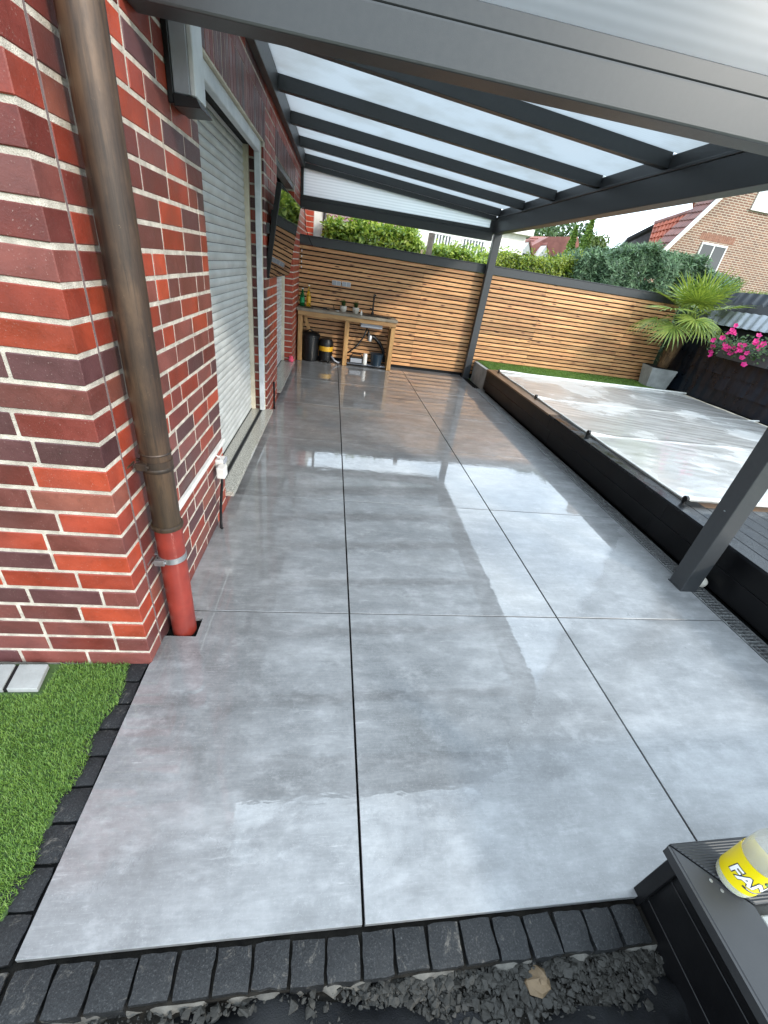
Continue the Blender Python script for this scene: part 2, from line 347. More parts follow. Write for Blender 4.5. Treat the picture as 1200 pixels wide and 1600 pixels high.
mat('membrane', (.006,.0065,.008), (.004,.0045,.005), 30, 4, .5, .15, .4, 300, vary=0, spec=.2)
mat('far_soldier', lin((150,108,88)), lin((128,88,72)), 6, 3, .85, vary=0)
s = NT('decking'); v = s.coords('Object'); n1 = s.noise(v, 4, 6); wv = s.n('ShaderNodeTexWave'); wv.bands_direction = 'X'; wv.inputs['Scale'].default_value = 38; s.l(s.coords('Object', rnd=False), wv.inputs['Vector'])
s.bsdf(Specular_IOR_Level=.25, Base_Color=s.ramp(n1, [(.3, (.006,.0065,.0075)), (.7, (.014,.015,.017))]), Roughness=s.ramp(s.noise(v, 5, 5), [(.42, .04), (.62, .38)]), Normal=s.bump(wv.outputs['Fac'], .10, .003))
s = NT('deck_cap'); v = s.coords('Object'); n1 = s.noise(v, 4, 6); n2 = s.noise(s.coords('Object', (1, 1, 1)), 140, 4)
s.bsdf(Base_Color=s.ramp(n1, [(.3, (.020,.0205,.022)), (.7, (.030,.0305,.032))]), Specular_IOR_Level=.4, Roughness=.45, Normal=s.bump(n2, .1, .002))
mat('fascia', (.006,.006,.0065), (.003,.003,.0035), 6, 5, .35, .1, .1, 90, vary=.1, spec=.22)
s = NT('cap_groove'); v = s.coords('Object'); n1 = s.noise(v, 4, 6); wv = s.n('ShaderNodeTexWave'); wv.bands_direction = 'Y'; wv.inputs['Scale'].default_value = 50; s.l(s.coords('Object', rnd=False), wv.inputs['Vector'])
s.bsdf(Base_Color=s.ramp(n1, [(.3, (.020,.0205,.022)), (.7, (.030,.0305,.032))]), Specular_IOR_Level=.4, Roughness=.45, Normal=s.bump(wv.outputs['Fac'], .5, .004))
# milky pool tarp, puddled
s = NT('tarp'); vw = s.coords('World', rnd=False); n1 = s.noise(s.coords('World', (1.2, 4, 1), rnd=False, rot=(0,0,.5)), 2.2, 7, .62, .6); n2 = s.noise(vw, .9, 5); n3 = s.noise(vw, 40, 4)
col = s.ramp(n1, [(.3, lin((190,188,182))), (.5, lin((216,214,210))), (.72, lin((228,227,224)))]); col = s.mix(s.ramp(n2, [(.55, 0), (.78, .35)]), col, lin((164,150,132)))
b = s.bsdf(Base_Color=col, Roughness=s.ramp(n2, [(.38, .05), (.52, .32)]), Coat_Weight=s.ramp(n2, [(.46, 1), (.54, .35)]), Coat_Roughness=s.ramp(n2, [(.46, .012), (.54, .25)]), Normal=s.bump(n3, .05, .004), Coat_Normal=s.bump(s.noise(s.coords('World', (2, 6, 1), rnd=False), 3, 3), .05, .01))
tl = s.n('ShaderNodeBsdfTranslucent'); tl.inputs[0].default_value = (.7,.68,.64,1); mxs = s.n('ShaderNodeMixShader'); mxs.inputs[0].default_value = .25
s.l(b.outputs[0], mxs.inputs[1]); s.l(tl.outputs[0], mxs.inputs[2]); s.l(mxs.outputs[0], s.out.inputs[0])
mat('wood_brown', lin((120,92,66)), lin((74,56,42)), 3, 6, .4, .15, .2, 60, stretch=(6,1,6), vary=.1)
mat('concrete', lin((160,162,160)), lin((130,132,130)), 6, 7, .8, bump=.3, bscale=120, vary=0, dirt=.25)
leafmat('palm', lin((152,164,72)), lin((90,114,48)), .3, .4, 2)
mat('palm_fibre', lin((124,96,64)), lin((58,42,28)), 18, 7, .9, bump=1., bscale=60, stretch=(1,1,.3), vary=.2)
leafmat('petunia', lin((226,34,138)), lin((186,18,104)), .3, .5, 5)
leafmat('leaf_green', lin((70,98,44)), lin((34,60,24)), .3, .5, 5)
mat('roof_black', (.008,.012,.018), (.004,.006,.010), 7, 5, .3, .1, .1, 60, vary=.25, spec=.3)
mat('zinc', lin((150,155,160)), lin((120,124,130)), 6, 5, .35, .1, .1, 60, vary=.05, metal=.2)
mat('hedge_core', lin((34,48,26)), None, 8, 4, .9, vary=0)
leafmat('laurel', lin((182,198,84)), lin((88,124,44)), .35, .38, 1.6)
leafmat('laurel_y', lin((164,172,56)), lin((84,112,32)), .35, .42, 1.6)
leafmat('conifer', lin((108,138,98)), lin((48,74,48)), .2, .6, 1.2)
leafmat('cypress', lin((140,164,62)), lin((80,112,40)), .25, .6, .8)
leafmat('tree_leaf', lin((104,128,80)), lin((52,76,46)), .3, .6, .5)
leafmat('weed', lin((138,152,84)), lin((84,104,50)), .3, .6, 2)
mat('bark', lin((96,80,64)), lin((54,44,36)), 12, 6, .9, bump=.8, bscale=40, vary=0)
mat('roof_red', lin((170,92,68)), lin((124,64,50)), 2.5, 6, .6, .1, .2, 40, vary=.12, dirt=.4)
mat('roof_brown', lin((128,86,78)), lin((92,60,56)), 2.5, 6, .6, .1, .2, 40, vary=.12, dirt=.4)
mat('roof_far', lin((160,104,92)), lin((130,80,72)), 2.5, 6, .7, .1, .2, 40, vary=.05)
s = NT('far_brick'); v = s.coords('Object', rnd=False, rot=(R(90),0,0)); bt = s.n('ShaderNodeTexBrick'); s.l(v, bt.inputs['Vector'])
bt.inputs['Scale'].default_value = 1.0; bt.inputs['Brick Width'].default_value = .25; bt.inputs['Row Height'].default_value = .083; bt.inputs['Mortar Size'].default_value = .011
bt.inputs['Color1'].default_value = (*lin((140,98,78)), 1); bt.inputs['Color2'].default_value = (*lin((108,74,62)), 1); bt.inputs['Mortar'].default_value = (*lin((196,184,164)), 1)
n1 = s.noise(v, 1.1, 5); s.bsdf(Base_Color=s.mix(s.math('MULTIPLY', n1, .5), bt.outputs['Color'], (.13,.085,.062)), Roughness=.85, Normal=s.bump(bt.outputs['Fac'], -.4, .01))
mat('render_white', lin((226,222,214)), lin((204,198,190)), 3, 5, .85, vary=0)
mat('slate_clad', lin((112,110,112)), lin((86,84,88)), 5, 5, .6, vary=.1)
mat('concrete_post', lin((176,160,146)), lin((140,126,114)), 12, 6, .9, bump=.4, vary=0)
mat('wood_weathered', lin((150,130,108)), lin((110,94,78)), 6, 6, .8, stretch=(6,6,1), vary=0)
s = NT('glass'); s.bsdf(Base_Color=(.015,.018,.02), Roughness=.03, Specular_IOR_Level=.7)
s = NT('glass_pale'); s.bsdf(Base_Color=(.45,.48,.48), Roughness=.06, Specular_IOR_Level=.7)
# twin-wall polycarbonate, opal
s = NT('polycarbonate'); v = s.coords('Object', rnd=False); wv = s.n('ShaderNodeTexWave'); wv.bands_direction = 'Z'; wv.inputs['Scale'].default_value = 9; wv.inputs['Distortion'].default_value = .4
s.l(v, wv.inputs['Vector']); n1 = s.noise(v, 3, 5)
col = s.mix(s.math('MULTIPLY', wv.outputs['Fac'], .55), (.90,.92,.93), (.62,.65,.66)); col = s.mix(s.math('MULTIPLY', n1, .12), col, (.7,.7,.66))
tl = s.n('ShaderNodeBsdfTranslucent'); s.l(col, tl.inputs[0]); tp = s.n('ShaderNodeBsdfTransparent'); s.l(col, tp.inputs[0]); gl = s.n('ShaderNodeBsdfGlossy'); gl.inputs['Roughness'].default_value = .25
m1 = s.n('ShaderNodeMixShader'); m1.inputs[0].default_value = .10; s.l(tl.outputs[0], m1.inputs[1]); s.l(tp.outputs[0], m1.inputs[2])
m2 = s.n('ShaderNodeMixShader'); m2.inputs[0].default_value = .05; s.l(m1.outputs[0], m2.inputs[1]); s.l(gl.outputs[0], m2.inputs[2]); s.l(m2.outputs[0], s.out.inputs[0])
# same sheet, flutes running level (roof bays); darker tint stands for dimmer light
s = NT('polycarbonate_roof'); v = s.coords('Object', rnd=False); wv = s.n('ShaderNodeTexWave'); wv.bands_direction = 'Y'; wv.inputs['Scale'].default_value = 10; s.l(v, wv.inputs['Vector']); n1 = s.noise(v, 2.2, 6, .6)
col = s.mix(s.math('MULTIPLY', wv.outputs['Fac'], .30), (.48,.505,.52), (.40,.42,.435)); col = s.mix(s.ramp(n1, [(.48, 0), (.72, .55)]), col, (.36,.365,.355))
tl = s.n('ShaderNodeBsdfTranslucent'); s.l(col, tl.inputs[0]); tp = s.n('ShaderNodeBsdfTransparent'); s.l(col, tp.inputs[0]); gl = s.n('ShaderNodeBsdfGlossy'); gl.inputs['Roughness'].default_value = .3
m1 = s.n('ShaderNodeMixShader'); m1.inputs[0].default_value = .13; s.l(tl.outputs[0], m1.inputs[1]); s.l(tp.outputs[0], m1.inputs[2])
m2 = s.n('ShaderNodeMixShader'); m2.inputs[0].default_value = .04; s.l(m1.outputs[0], m2.inputs[1]); s.l(gl.outputs[0], m2.inputs[2]); s.l(m2.outputs[0], s.out.inputs[0])
mat('yellow_plastic', lin((216,168,40)), lin((190,140,30)), 6, 4, .4, vary=0)
mat('navy_plastic', lin((26,44,58)), None, 6, 4, .35, vary=0)
mat('pink_plastic', lin((236,92,116)), lin((216,70,96)), 6, 4, .45, vary=0)
mat('ceramic', lin((196,190,178)), lin((172,166,154)), 9, 4, .55, vary=.05)
for nm, c, al in (('bottle_green', (.02,.30,.10), 1), ('bottle_yellow', (.75,.55,.06), 1), ('pet_clear', (.93,.94,.90), 1)):
    s = NT(nm); s.bsdf(Base_Color=c, Roughness=.08, Transmission_Weight=.75, IOR=1.25)
mat('label_green', lin((30,150,90)), None, 5, 3, .5, vary=0)
mat('label_yellow', lin((236,214,22)), lin((226,202,16)), 6, 3, .35, vary=0, bump=0)
mat('print_white', lin((240,240,236)), None, 5, 2, .4, vary=0, bump=0)
mat('print_navy', lin((24,30,72)), None, 5, 2, .4, vary=0, bump=0)
mat('print_green', lin((76,150,48)), None, 5, 2, .4, vary=0, bump=0)
mat('print_orange', lin((226,96,34)), None, 5, 2, .4, vary=0, bump=0)
s = NT('lemonade'); s.bsdf(Base_Color=(.72,.72,.42), Roughness=.2, Transmission_Weight=.3, IOR=1.3)
s = NT('bulb'); s.bsdf(Base_Color=(.8,.8,.78), Roughness=.3)

# ------------------------------------------------------------------ ground
g = G(); nx = 40
g.add([(-400, -400, -.16), (400, -400, -.16), (400, 400, -.16), (-400, 400, -.16)], [(0,1,2,3)])
mat('lawn_far', lin((84,104,54)), lin((58,80,38)), .6, 7, .95, kind='World', rnd=False, vary=0, bump=.4, bscale=9)
solo('ground', g, 'lawn_far', kind='structure', label='grassy ground around the house and garden')

# ------------------------------------------------------------------ patio floor: tiles laid as slabs of their own over a dark bed
pf = Thing('patio_floor', 'wet grey concrete-look patio tiles with dark joints', None, (0,0,0), kind='structure')
gb = G().box(-.95, 2.52, -1.19, 6.6, -.12, -.022); pf.part('mortar_bed', gb, 'joint_dark')
J = .0034
def wallx(y): return -.862+.0195*y+.004
def drx(y): return 2.322+.0085*y
xs = [None, 0., 1.2, None]; ys = [-1.2+1.2*i for i in range(7)]+[6.43]
for ci in range(3):
    for ri in range(7):
        y0, y1 = ys[ri]+(J if ri else 0), ys[ri+1]-J
        lj = .0042
        x0a = wallx(y0) if ci == 0 else xs[ci]+lj; x0b = wallx(y1) if ci == 0 else xs[ci]+lj
        x1a = drx(y0)-.003 if ci == 2 else xs[ci+1]-lj; x1b = drx(y1)-.003 if ci == 2 else xs[ci+1]-lj
        if ci == 0 and ri == 0:
            q1, q2, q3 = Hw(.0, -.163), Hw(.141, -.163), Hw(.141, -.049); q0 = Hw(0, -.049)
            poly = [(-.872, y0), (x1a, y0), (x1b, y1), (wallx(y1), y1), (q0.x+.004, q0.y), (q3.x, q3.y), (q2.x, q2.y), (q1.x+.004, q1.y), (-.866, -.31), (-.872, -.32)]
        else: poly = [(x0a, y0), (x1a, y0), (x1b, y1), (x0b, y1)]
        cx, cy = (x0a+x1a)/2, (y0+y1)/2
        if ri == 0 and ci == 2: poly = [(x0a, y0+.03), (x1a, y0+.03), (x1b, y1), (x0b, y1)]
        me = G().prismz(poly, -.02, 0).mesh('tile', .0012, off=(cx, cy, 0)); setm(me, 'tile_wet')
        pf.inst('tile', me, (cx, cy, random.uniform(-.0004, .0004)))

# ------------------------------------------------------------------ the house
CH = .0855; Z0 = -.018; JT = .0145
HOUSE = Thing('brick_house', 'red brown clinker brick house wall with two closed roller shutters', 'house', (0, 3, 0), house=True)
DOOR = (1.04, 2.90, .11, 2.315); WIN = (3.69, 5.42, .11, 2.345); WT = 3.3; END = 7.7
NB = .0012
gw = G()
def seg(s0, s1, z0, z1): gw.box(-.32, NB, s0, s1, z0, z1)
seg(-.3055, DOOR[0], -.15, WT); seg(DOOR[1]+.003, WIN[0], -.15, WT); seg(WIN[1]+.003, END, -.15, WT)
seg(DOOR[0], DOOR[1], DOOR[3], WT); seg(WIN[0], WIN[1], WIN[3], WT)
seg(DOOR[0], DOOR[1], -.15, .07); seg(WIN[0], WIN[1], -.15, .07)
gw.box(-4.5, -.32, -.3055, -.05, -.15, WT); gw.box(-4.5, -.33, -.05, END, WT-.02, WT+.05)
gw.box(-4.5, -4.3, -.05, END, -.15, WT)
WALL = HOUSE.part('wall', gw, 'mortar', label='pale mortar wall carrying the brick courses')
bricks = []      # (n0,n1,s0,s1,z0,z1,palette)
def pick(): return random.choices(range(7), (15, 17, 17, 18, 17, 13, 3))[0]
sold = []
def course(s0, s1, z0, left_depth=.03, right_depth=.03, start=None):
    s = s0; first = True; run = 0
    while s < s1-.02:
        l = random.choices((.24, .115), (.80, .20))[0]
        if start and first: l = start
        e = min(s+l, s1)
        if s1-e < .07: e = s1
        j = random.uniform(-.0012, .0012)
        f = .0035+j
        bricks.append([-left_depth if first else (-right_depth if e >= s1-1e-6 else -.03), f, s, e, z0, z0+CH-JT, pick()])
        s = e+JT*.85; first = False
ncourse = int((WT-.0)/CH)
for k in range(ncourse):
    z = Z0+k*CH; zc = z+.036
    # corner brick, alternating stretcher / header seen on the front face
    alt = random.choice((.24, .24, .21, .18, .24, .115))
    bricks.append([-alt, .0035, -.3105, -.2045, z, z+CH-JT, pick()])
    # front face
    n = -alt-JT*.85; row = 0
    while n > -2.7:
        l = random.choices((.24, .115, .20), (.7, .12, .18))[0]
        bricks.append([n-l, n, -.3075-random.uniform(0, .0015), -.28, z, z+CH-JT, pick()]); n -= l+JT*.85
    def st(): return random.choice((.115, .24, .1775, .24))
    lintel = 2.315 < z+CH-.01 and z < 2.54
    a = -.1955
    if zc < .06:
        course(a, END, z, start=st())
    elif zc < 2.30:
        course(a, DOOR[0], z, right_depth=.03, start=st()); course(DOOR[1], WIN[0], z, left_depth=.17, start=st()); course(WIN[1], END, z, left_depth=.17, start=st())
    elif zc < 2.55:
        course(a, DOOR[0]-.12, z, start=st()); course(DOOR[1]+.10, WIN[0]-.10, z, start=st()); course(WIN[1]+.1, END, z, start=st())
    else: course(a, END, z, start=st())
for (o0, o1, zz) in ((DOOR[0]-.11, DOOR[1]+.09, DOOR[3]), (WIN[0]-.09, WIN[1]+.09, WIN[3])):
    s = o0
    while s < o1-.03:
        bricks.append([-.17, .0035+random.uniform(-.0012, .0012), s, s+.0712, zz+.004, 2.545, random.choice((2, 3, 4, 5, 3))]); s += .0835
def area(b):
    P = [Hw(n, s, z) for n in (b[0], b[1]) for s in (b[2], b[3]) for z in (b[4], b[5])]; q = [pix(p) for p in P]
    if min(t[2] for t in q) < .05: return 0
    x0, x1 = max(0, min(t[0] for t in q)), min(1200, max(t[0] for t in q)); y0, y1 = max(0, min(t[1] for t in q)), min(1600, max(t[1] for t in q))
    return max(0, x1-x0)*max(0, y1-y0) if (x1 > x0 and y1 > y0) else 0
bricks.sort(key=lambda b: -area(b))
for b in bricks[:300]:
    me = boxmesh(b[1]-b[0], b[3]-b[2], b[5]-b[4], .0025)
    if not me.materials: me.materials.append(None)
    HOUSE.inst('brick', me, ((b[0]+b[1])/2, (b[2]+b[3])/2, (b[4]+b[5])/2), 'brick_%d' % b[6], WALL, rot=(random.gauss(0, .002), random.gauss(0, .002), random.gauss(0, .002)))
gr = G()
for b in bricks[300:]:
    gr.cur = b[6]; gr.box(*b[:6])
HOUSE.part('brick_courses', gr, ['brick_%d' % i for i in range(7)], WALL, bevel=.002, kind='stuff', label='smaller clinker bricks farther along the wall')
gj = G().box(-.002, .0048, -.2020, -.1990, 0, 2.7); HOUSE.part('expansion_joint', gj, 'sealant', WALL)
# sills of polished speckled granite
for (o, e) in ((DOOR, .06), (WIN, .05)):
    gs = G().box(-.30, e, o[0]-.012, o[1]+.012, .075, .11); sl = HOUSE.part('sill', gs, 'granite', bevel=.002, label='speckled grey granite door sill')
    gu = G().box(-.02, .004, o[0]-.005, o[1]+.005, .0, .075); HOUSE.part('sill_riser', gu, 'brick_4', sl)
    if o is DOOR:
        HOUSE.part('drain_slot', G().box(-.062, -.042, o[0]+.01, o[1]-.01, .1095, .1125), 'rubber_black', sl)
        HOUSE.part('slot_rail', G().box(-.068, -.062, o[0]+.01, o[1]-.01, .1095, .1135).box(-.042, -.036, o[0]+.01, o[1]-.01, .1095, .1135), 'anthracite', sl)
# roller shutters: one curved slat copied up the opening
def slatmesh(L_):
    pr = []
    for i in range(7):
        t = i/6; pr.append((.0085*math.sin(math.pi*t)**.8, -.0245+.049*t))
    poly = pr+[(-.004, .0245), (-.004, -.0245)]
    gg = G(); n = len(poly)
    gg.add([(a, -L_/2, b) for a, b in poly]+[(a, L_/2, b) for a, b in poly], [tuple(range(n)), tuple(range(2*n-1, n-1, -1))]+[(i, i+n, (i+1)%n+n, (i+1)%n) for i in range(n)])
    me = gg.mesh('slat', smooth=35); setm(me, 'shutter'); return me
for (o, nn) in ((DOOR, -.158), (WIN, -.158)):
    gbk = G().box(nn-.03, nn-.006, o[0], o[1], .11, o[3]); sh = HOUSE.part('roller_shutter', gbk, 'rubber_black', label='closed light grey roller shutter')
    me = slatmesh(o[1]-o[0]-.03)
    for k in range(int((o[3]-.13)/.052)+1): HOUSE.inst('slat', me, (nn, (o[0]+o[1])/2, .138+.052*k), parent=sh)
    HOUSE.part('end_bar', G().box(nn-.006, nn+.008, o[0]+.01, o[1]-.01, .1105, .118), 'rubber_black', sh)
    HOUSE.part('guide_rail', G().box(nn-.01, nn+.045, o[1]-.042, o[1]-.004, .111, o[3]), 'cream_pvc', sh, bevel=.003)
    HOUSE.part('guide_rail', G().box(nn-.01, nn+.045, o[0]+.004, o[0]+.042, .111, o[3]), 'cream_pvc', sh, bevel=.003)
    HOUSE.part('shutter_box_lip', G().box(nn-.02, nn+.06, o[0]+.05, o[1]-.05, o[3]-.05, o[3]-.002), 'rubber_black', sh)
o = DOOR
fr = HOUSE.part('door_frame', G().box(-.062, -.018, o[0]+.05, o[1]-.06, o[3]-.085, o[3]-.008), 'white_alu', bevel=.004, label='white insect screen frame round the door')
HOUSE.part('frame_post', G().box(-.064, -.016, o[1]-.058, o[1]-.012, .112, o[3]-.008), 'white_alu', fr, bevel=.004)
HOUSE.part('frame_post', G().box(-.064, -.016, o[0]+.012, o[0]+.048, .112, o[3]-.008), 'white_alu', fr, bevel=.004)
HOUSE.part('seal_strip', G().box(-.016, -.011, o[1]-.026, o[1]-.020, .112, o[3]-.02), 'cream_pvc', fr)
HOUSE.part('lintel_trim', G().box(-.05, .001, o[0], o[1], o[3]-.006, o[3]+.004), 'cream_pvc', fr)
HOUSE.part('lintel_trim', G().box(-.15, -.005, WIN[0], WIN[1], WIN[3]-.05, WIN[3]+.003), 'anthracite', fr)
# bay and window that show past the fence
bay = HOUSE.part('bay_wall', G().box(-.3, .13, END-.0, END+1.6, -.15, WT), 'mortar', label='brick bay with white window past the fence')
gq = G()
for k in range(ncourse):
    gq.cur = random.choice((2, 4, 5, 4)); z = Z0+k*CH; gq.box(-.03, .132, END-.004, END+.1, z, z+CH-JT)
HOUSE.part('bay_bricks', gq, ['brick_%d' % i for i in range(7)], bay, kind='stuff')
wf = HOUSE.part('bay_window', G().box(.132, .155, END+.02, END+.06, 1.0, 2.6).box(.155, .25, END+.05, END+.08, 1.0, 2.6), 'white_plastic', bay)
HOUSE.part('bay_curtain', G().box(.25, .30, END+.06, END+.1, 1.0, 2.6), 'white_plastic', bay)
HOUSE.part('bay_downpipe', G().tube([(.325, END+.05, -.1), (.325, END+.05, 2.9)], .028, 12), 'anthracite', bay, smooth=40)

# copper downpipe with red stand pipe
DP = Thing('downpipe', 'weathered brown copper downpipe entering a red standpipe at the brick corner', 'downpipe', (.078, -.105, 0), house=True)
PN, PS, RP = .074, -.106, .052
DP.part('standpipe', G().lathe([(RP, -.1), (RP, .55), (RP-.002, .585)], (PN, PS, 0), 40), 'pipe_red', smooth=40, label='red plastic standpipe')
DP.part('pipe', G().lathe([(RP-.001, .588), (RP-.001, 3.2)], (PN, PS, 0), 40), 'copper_patina', smooth=40, label='brown copper pipe')
DP.part('socket_ring', G().lathe([(RP+.001, .575), (RP+.006, .578), (RP+.0075, .585), (RP+.006, .593), (RP+.001, .597)], (PN, PS, 0), 40), 'copper_patina', smooth=40)
DP.part('bead', G().lathe([(RP, .898), (RP+.002, .902), (RP, .906)], (PN, PS, 0), 40), 'copper_patina', smooth=40)
DP.part('bead', G().lathe([(RP, .832), (RP+.003, .837), (RP+.003, .845), (RP, .85)], (PN, PS, 0), 40), 'copper_patina', smooth=40)
def clamp(z, m):
    c = DP.part('pipe_clamp', G().lathe([(RP, z-.014), (RP+.0025, z-.013), (RP+.0025, z+.013), (RP, z+.014)], (PN, PS, 0), 40), m, smooth=40)
    DP.part('clamp_lug', G().box(PN-.05, PN-.012, PS-RP-.012, PS-RP+.006, z-.013, z+.013).tube([(PN-.056, PS-RP-.006, z), (PN-.006, PS-RP-.006, z)], .0055, 10), m, c, bevel=.001)
    DP.part('clamp_bracket', G().tube([(.0, PS, z), (PN-RP, PS, z)], .006, 8).tube([(.001, PS-.02, z), (.001, PS-.075, z)], .005, 8), m, c)
clamp(.430, 'steel'); clamp(.862, 'copper_patina')

# wall light, cable trunking, plug
WL = Thing('wall_light', 'box shaped wall light with grey front and black housing under the near beam', 'wall light', (0, .5, 2.0), house=True)
WL.part('housing', G().box(.004, .026, .655, .82, 2.0, 2.40), 'plastic_black', bevel=.003)
WL.part('base', G().prism([(.0262, 1.992), (.124, 2.0), (.110, 2.026), (.0262, 2.03)], .65, .82), 'plastic_black', bevel=.002)
WL.part('diffuser', G().prism([(.0265, 2.032), (.086, 2.032), (.086, 2.40), (.0265, 2.40)], .66, .80), 'lamp_grey', bevel=.003)
WL.part('corner_trim', G().prism([(.0865, 2.032), (.106, 2.032), (.106, 2.40), (.0865, 2.40)], .662, .80), 'white_alu', bevel=.003)
ct = Thing('cable_trunking', 'white cable trunking running level along the brick wall', 'cable duct', (.01, .65, .49), house=True)
ct.part('duct', G().box(.004, .024, .0, DOOR[0]-.008, .478, .505), 'white_plastic', bevel=.002)
ct.part('end_cap', G().box(.003, .025, -.006, .004, .476, .507), 'white_plastic')
pg = Thing('wall_socket', 'white outdoor socket with plug below the cable trunking', 'socket', (.02, .86, .38), house=True)
pg.part('box', G().box(.004, .052, .845, .925, .352, .43), 'white_plastic', bevel=.005, segs=2)
pg.part('flap', G().box(.052, .060, .85, .92, .40, .432), 'lamp_grey', bevel=.002)
pg.part('plug', G().box(.03, .078, .765, .838, .345, .415), 'white_plastic', bevel=.007, segs=2)
pg.part('lead', G().tube([(.028, .86, .43), (.034, .85, .452), (.026, .835, .462), (.018, .825, .476)], .0038, 8), 'white_plastic', smooth=True)
solo('power_cable', G().tube([(.05, .80, .345), (.05, .797, .30), (.043, .785, .22), (.036, .77, .12), (.036, .755, .05), (.04, .735, .006), (.05, .73, .004)], .0085, 10), 'rubber_black', 'black cable hanging from the wall socket to the floor', 'cable', (0,0,0), True, smooth=True)
solo('cable_stub', G().tube([(.028, 3.24, .32), (.03, 3.245, .2), (.028, 3.25, .05), (.03, 3.25, .005)], .011, 8), 'rubber_black', 'short black cable on the pier between the shutters', 'cable', (0,0,0), True, smooth=True)

# television
TV = Thing('television', 'large flat television tilted down on the brick pier above the second shutter', 'television', (.05, 3.6, 1.7), house=True)
a, b_, c_, d_ = Vector((.020, 3.00, 1.345)), Vector((.072, 4.28, 1.345)), Vector((.192, 4.28, 2.015)), Vector((.140, 3.00, 2.085))
d_ = Vector((.138, 3.00, 2.075)); c_ = Vector((.19, 4.28, 2.035)) 
nn = (b_-a).cross(d_-a).normalized(); nn = nn if nn.x > 0 else -nn
def slab(i, t0, t1):
    cen = (a+b_+c_+d_)/4; q = [p+(cen-p).normalized()*i for p in (a, b_, c_, d_)]; return G().hexa([p+nn*t0 for p in q], [p+nn*t1 for p in q])
TV.part('casing', slab(0, -.045, 0), 'plastic_black', bevel=.004)
TV.part('screen', slab(.014, 0, .0015), 'screen')
TV.part('wall_bracket', G().box(.002, .03, 3.3, 3.62, 1.55, 1.9).tube([(.02, 3.45, 1.75), (.06, 3.5, 1.74)], .02, 8).tube([(.02, 3.45, 1.65), (.03, 3.5, 1.62)], .02, 8), 'anthracite')
TV.part('side_port', G().box(-.0, .03, 3.002, 3.03, 1.70, 1.78), 'anthracite')
solo('television_cable', G().tube([(.17, 4.27, 1.99), (.14, 4.6, 2.03), (.12, 5.2, 2.1), (.10, 5.9, 2.16), (.09, 6.2, 2.1), (.09, 6.32, 1.95), (.16, 6.33, 1.80), (.21, 6.335, 1.72)], .006, 8), 'rubber_black', 'thin black cable looping from the television to the fence', 'cable', (0,0,0), True, smooth=True)
solo('pink_toy', G().lathe([(.03, 0), (.042, .012), (.044, .04), (.03, .055), (.034, .062), (.034, .08), (.015, .09)], (.0, 5.36, .11), 14), 'pink_plastic', 'small pink plastic toy on the end of the granite sill', 'toy', (0,0,0), True, smooth=40)

# ------------------------------------------------------------------ patio canopy: posts, gutter beam, rafters, opal sheets
CA = Thing('patio_canopy', 'anthracite aluminium patio canopy with opal polycarbonate roof', 'canopy', (1.6, 3.3, 0), house=True)
NP0, NP1 = 3.095, 3.215
def zr(n): return 2.737-(n-.02)*.0712           # rafter underside
RS = [.385+.99*k for k in range(7)]
for s0, dn in ((.325, 0), (6.30, .03)):
    po = CA.part('post', G().box(NP0+dn, NP1+dn, s0, s0+.115, -.02, 2.30), 'anthracite', bevel=.006, segs=2, label='square anthracite post')
    CA.part('foot_plate', G().box(NP0+dn-.004, NP1+dn+.004, s0-.004, s0+.119, .0005, .008), 'anthracite', po)
    CA.part('screw', G().lathe([(.006, 0), (.006, .003), (.003, .005)], (NP0+dn-.002, s0+.05, .6), 8), 'steel', po)
gbm = CA.part('gutter_beam', G().box(NP0+.005, NP0+.135, .30, 6.46, 2.285, 2.478), 'anthracite', bevel=.006, segs=2, label='deep anthracite gutter beam')
CA.part('gutter_lip', G().box(NP0-.003, NP0+.15, .30, 6.46, 2.479, 2.50), 'anthracite', gbm, bevel=.003)
CA.part('eaves_profile', G().box(NP0+.04, NP0+.14, .32, 6.44, 2.5005, 2.60), 'anthracite', gbm, bevel=.003)
CA.part('gutter_outer', G().box(NP0+.14, NP0+.22, .30, 6.46, 2.36, 2.56), 'anthracite', gbm, bevel=.006)
CA.part('wall_ledger', G().box(.008, .062, .30, 6.44, 2.672, 2.86), 'anthracite', bevel=.004)
HR = .104
for k, s0 in enumerate(RS):
    g = G().hexa([(.063, s0-.034, zr(.063)), (3.132, s0-.034, zr(3.132)), (3.132, s0+.034, zr(3.132)), (.063, s0+.034, zr(.063))],
                 [(.063, s0-.034, zr(.063)+HR), (3.132, s0-.034, zr(3.132)+HR), (3.132, s0+.034, zr(3.132)+HR), (.063, s0+.034, zr(.063)+HR)])
    CA.part('rafter', g, 'anthracite', bevel=.004)
    if k < 6:
        a0, a1 = s0+.036, RS[k+1]-.036; t = HR-.008
        g = G().hexa([(.064, a0, zr(.064)+t), (3.20, a0, zr(3.20)+t), (3.20, a1, zr(3.20)+t), (.064, a1, zr(.064)+t)],
                     [(.064, a0, zr(.064)+t+.016), (3.20, a0, zr(3.20)+t+.016), (3.20, a1, zr(3.20)+t+.016), (.064, a1, zr(.064)+t+.016)])
        CA.part('roof_sheet', g, 'polycarbonate_roof', label='opal polycarbonate roof sheet')
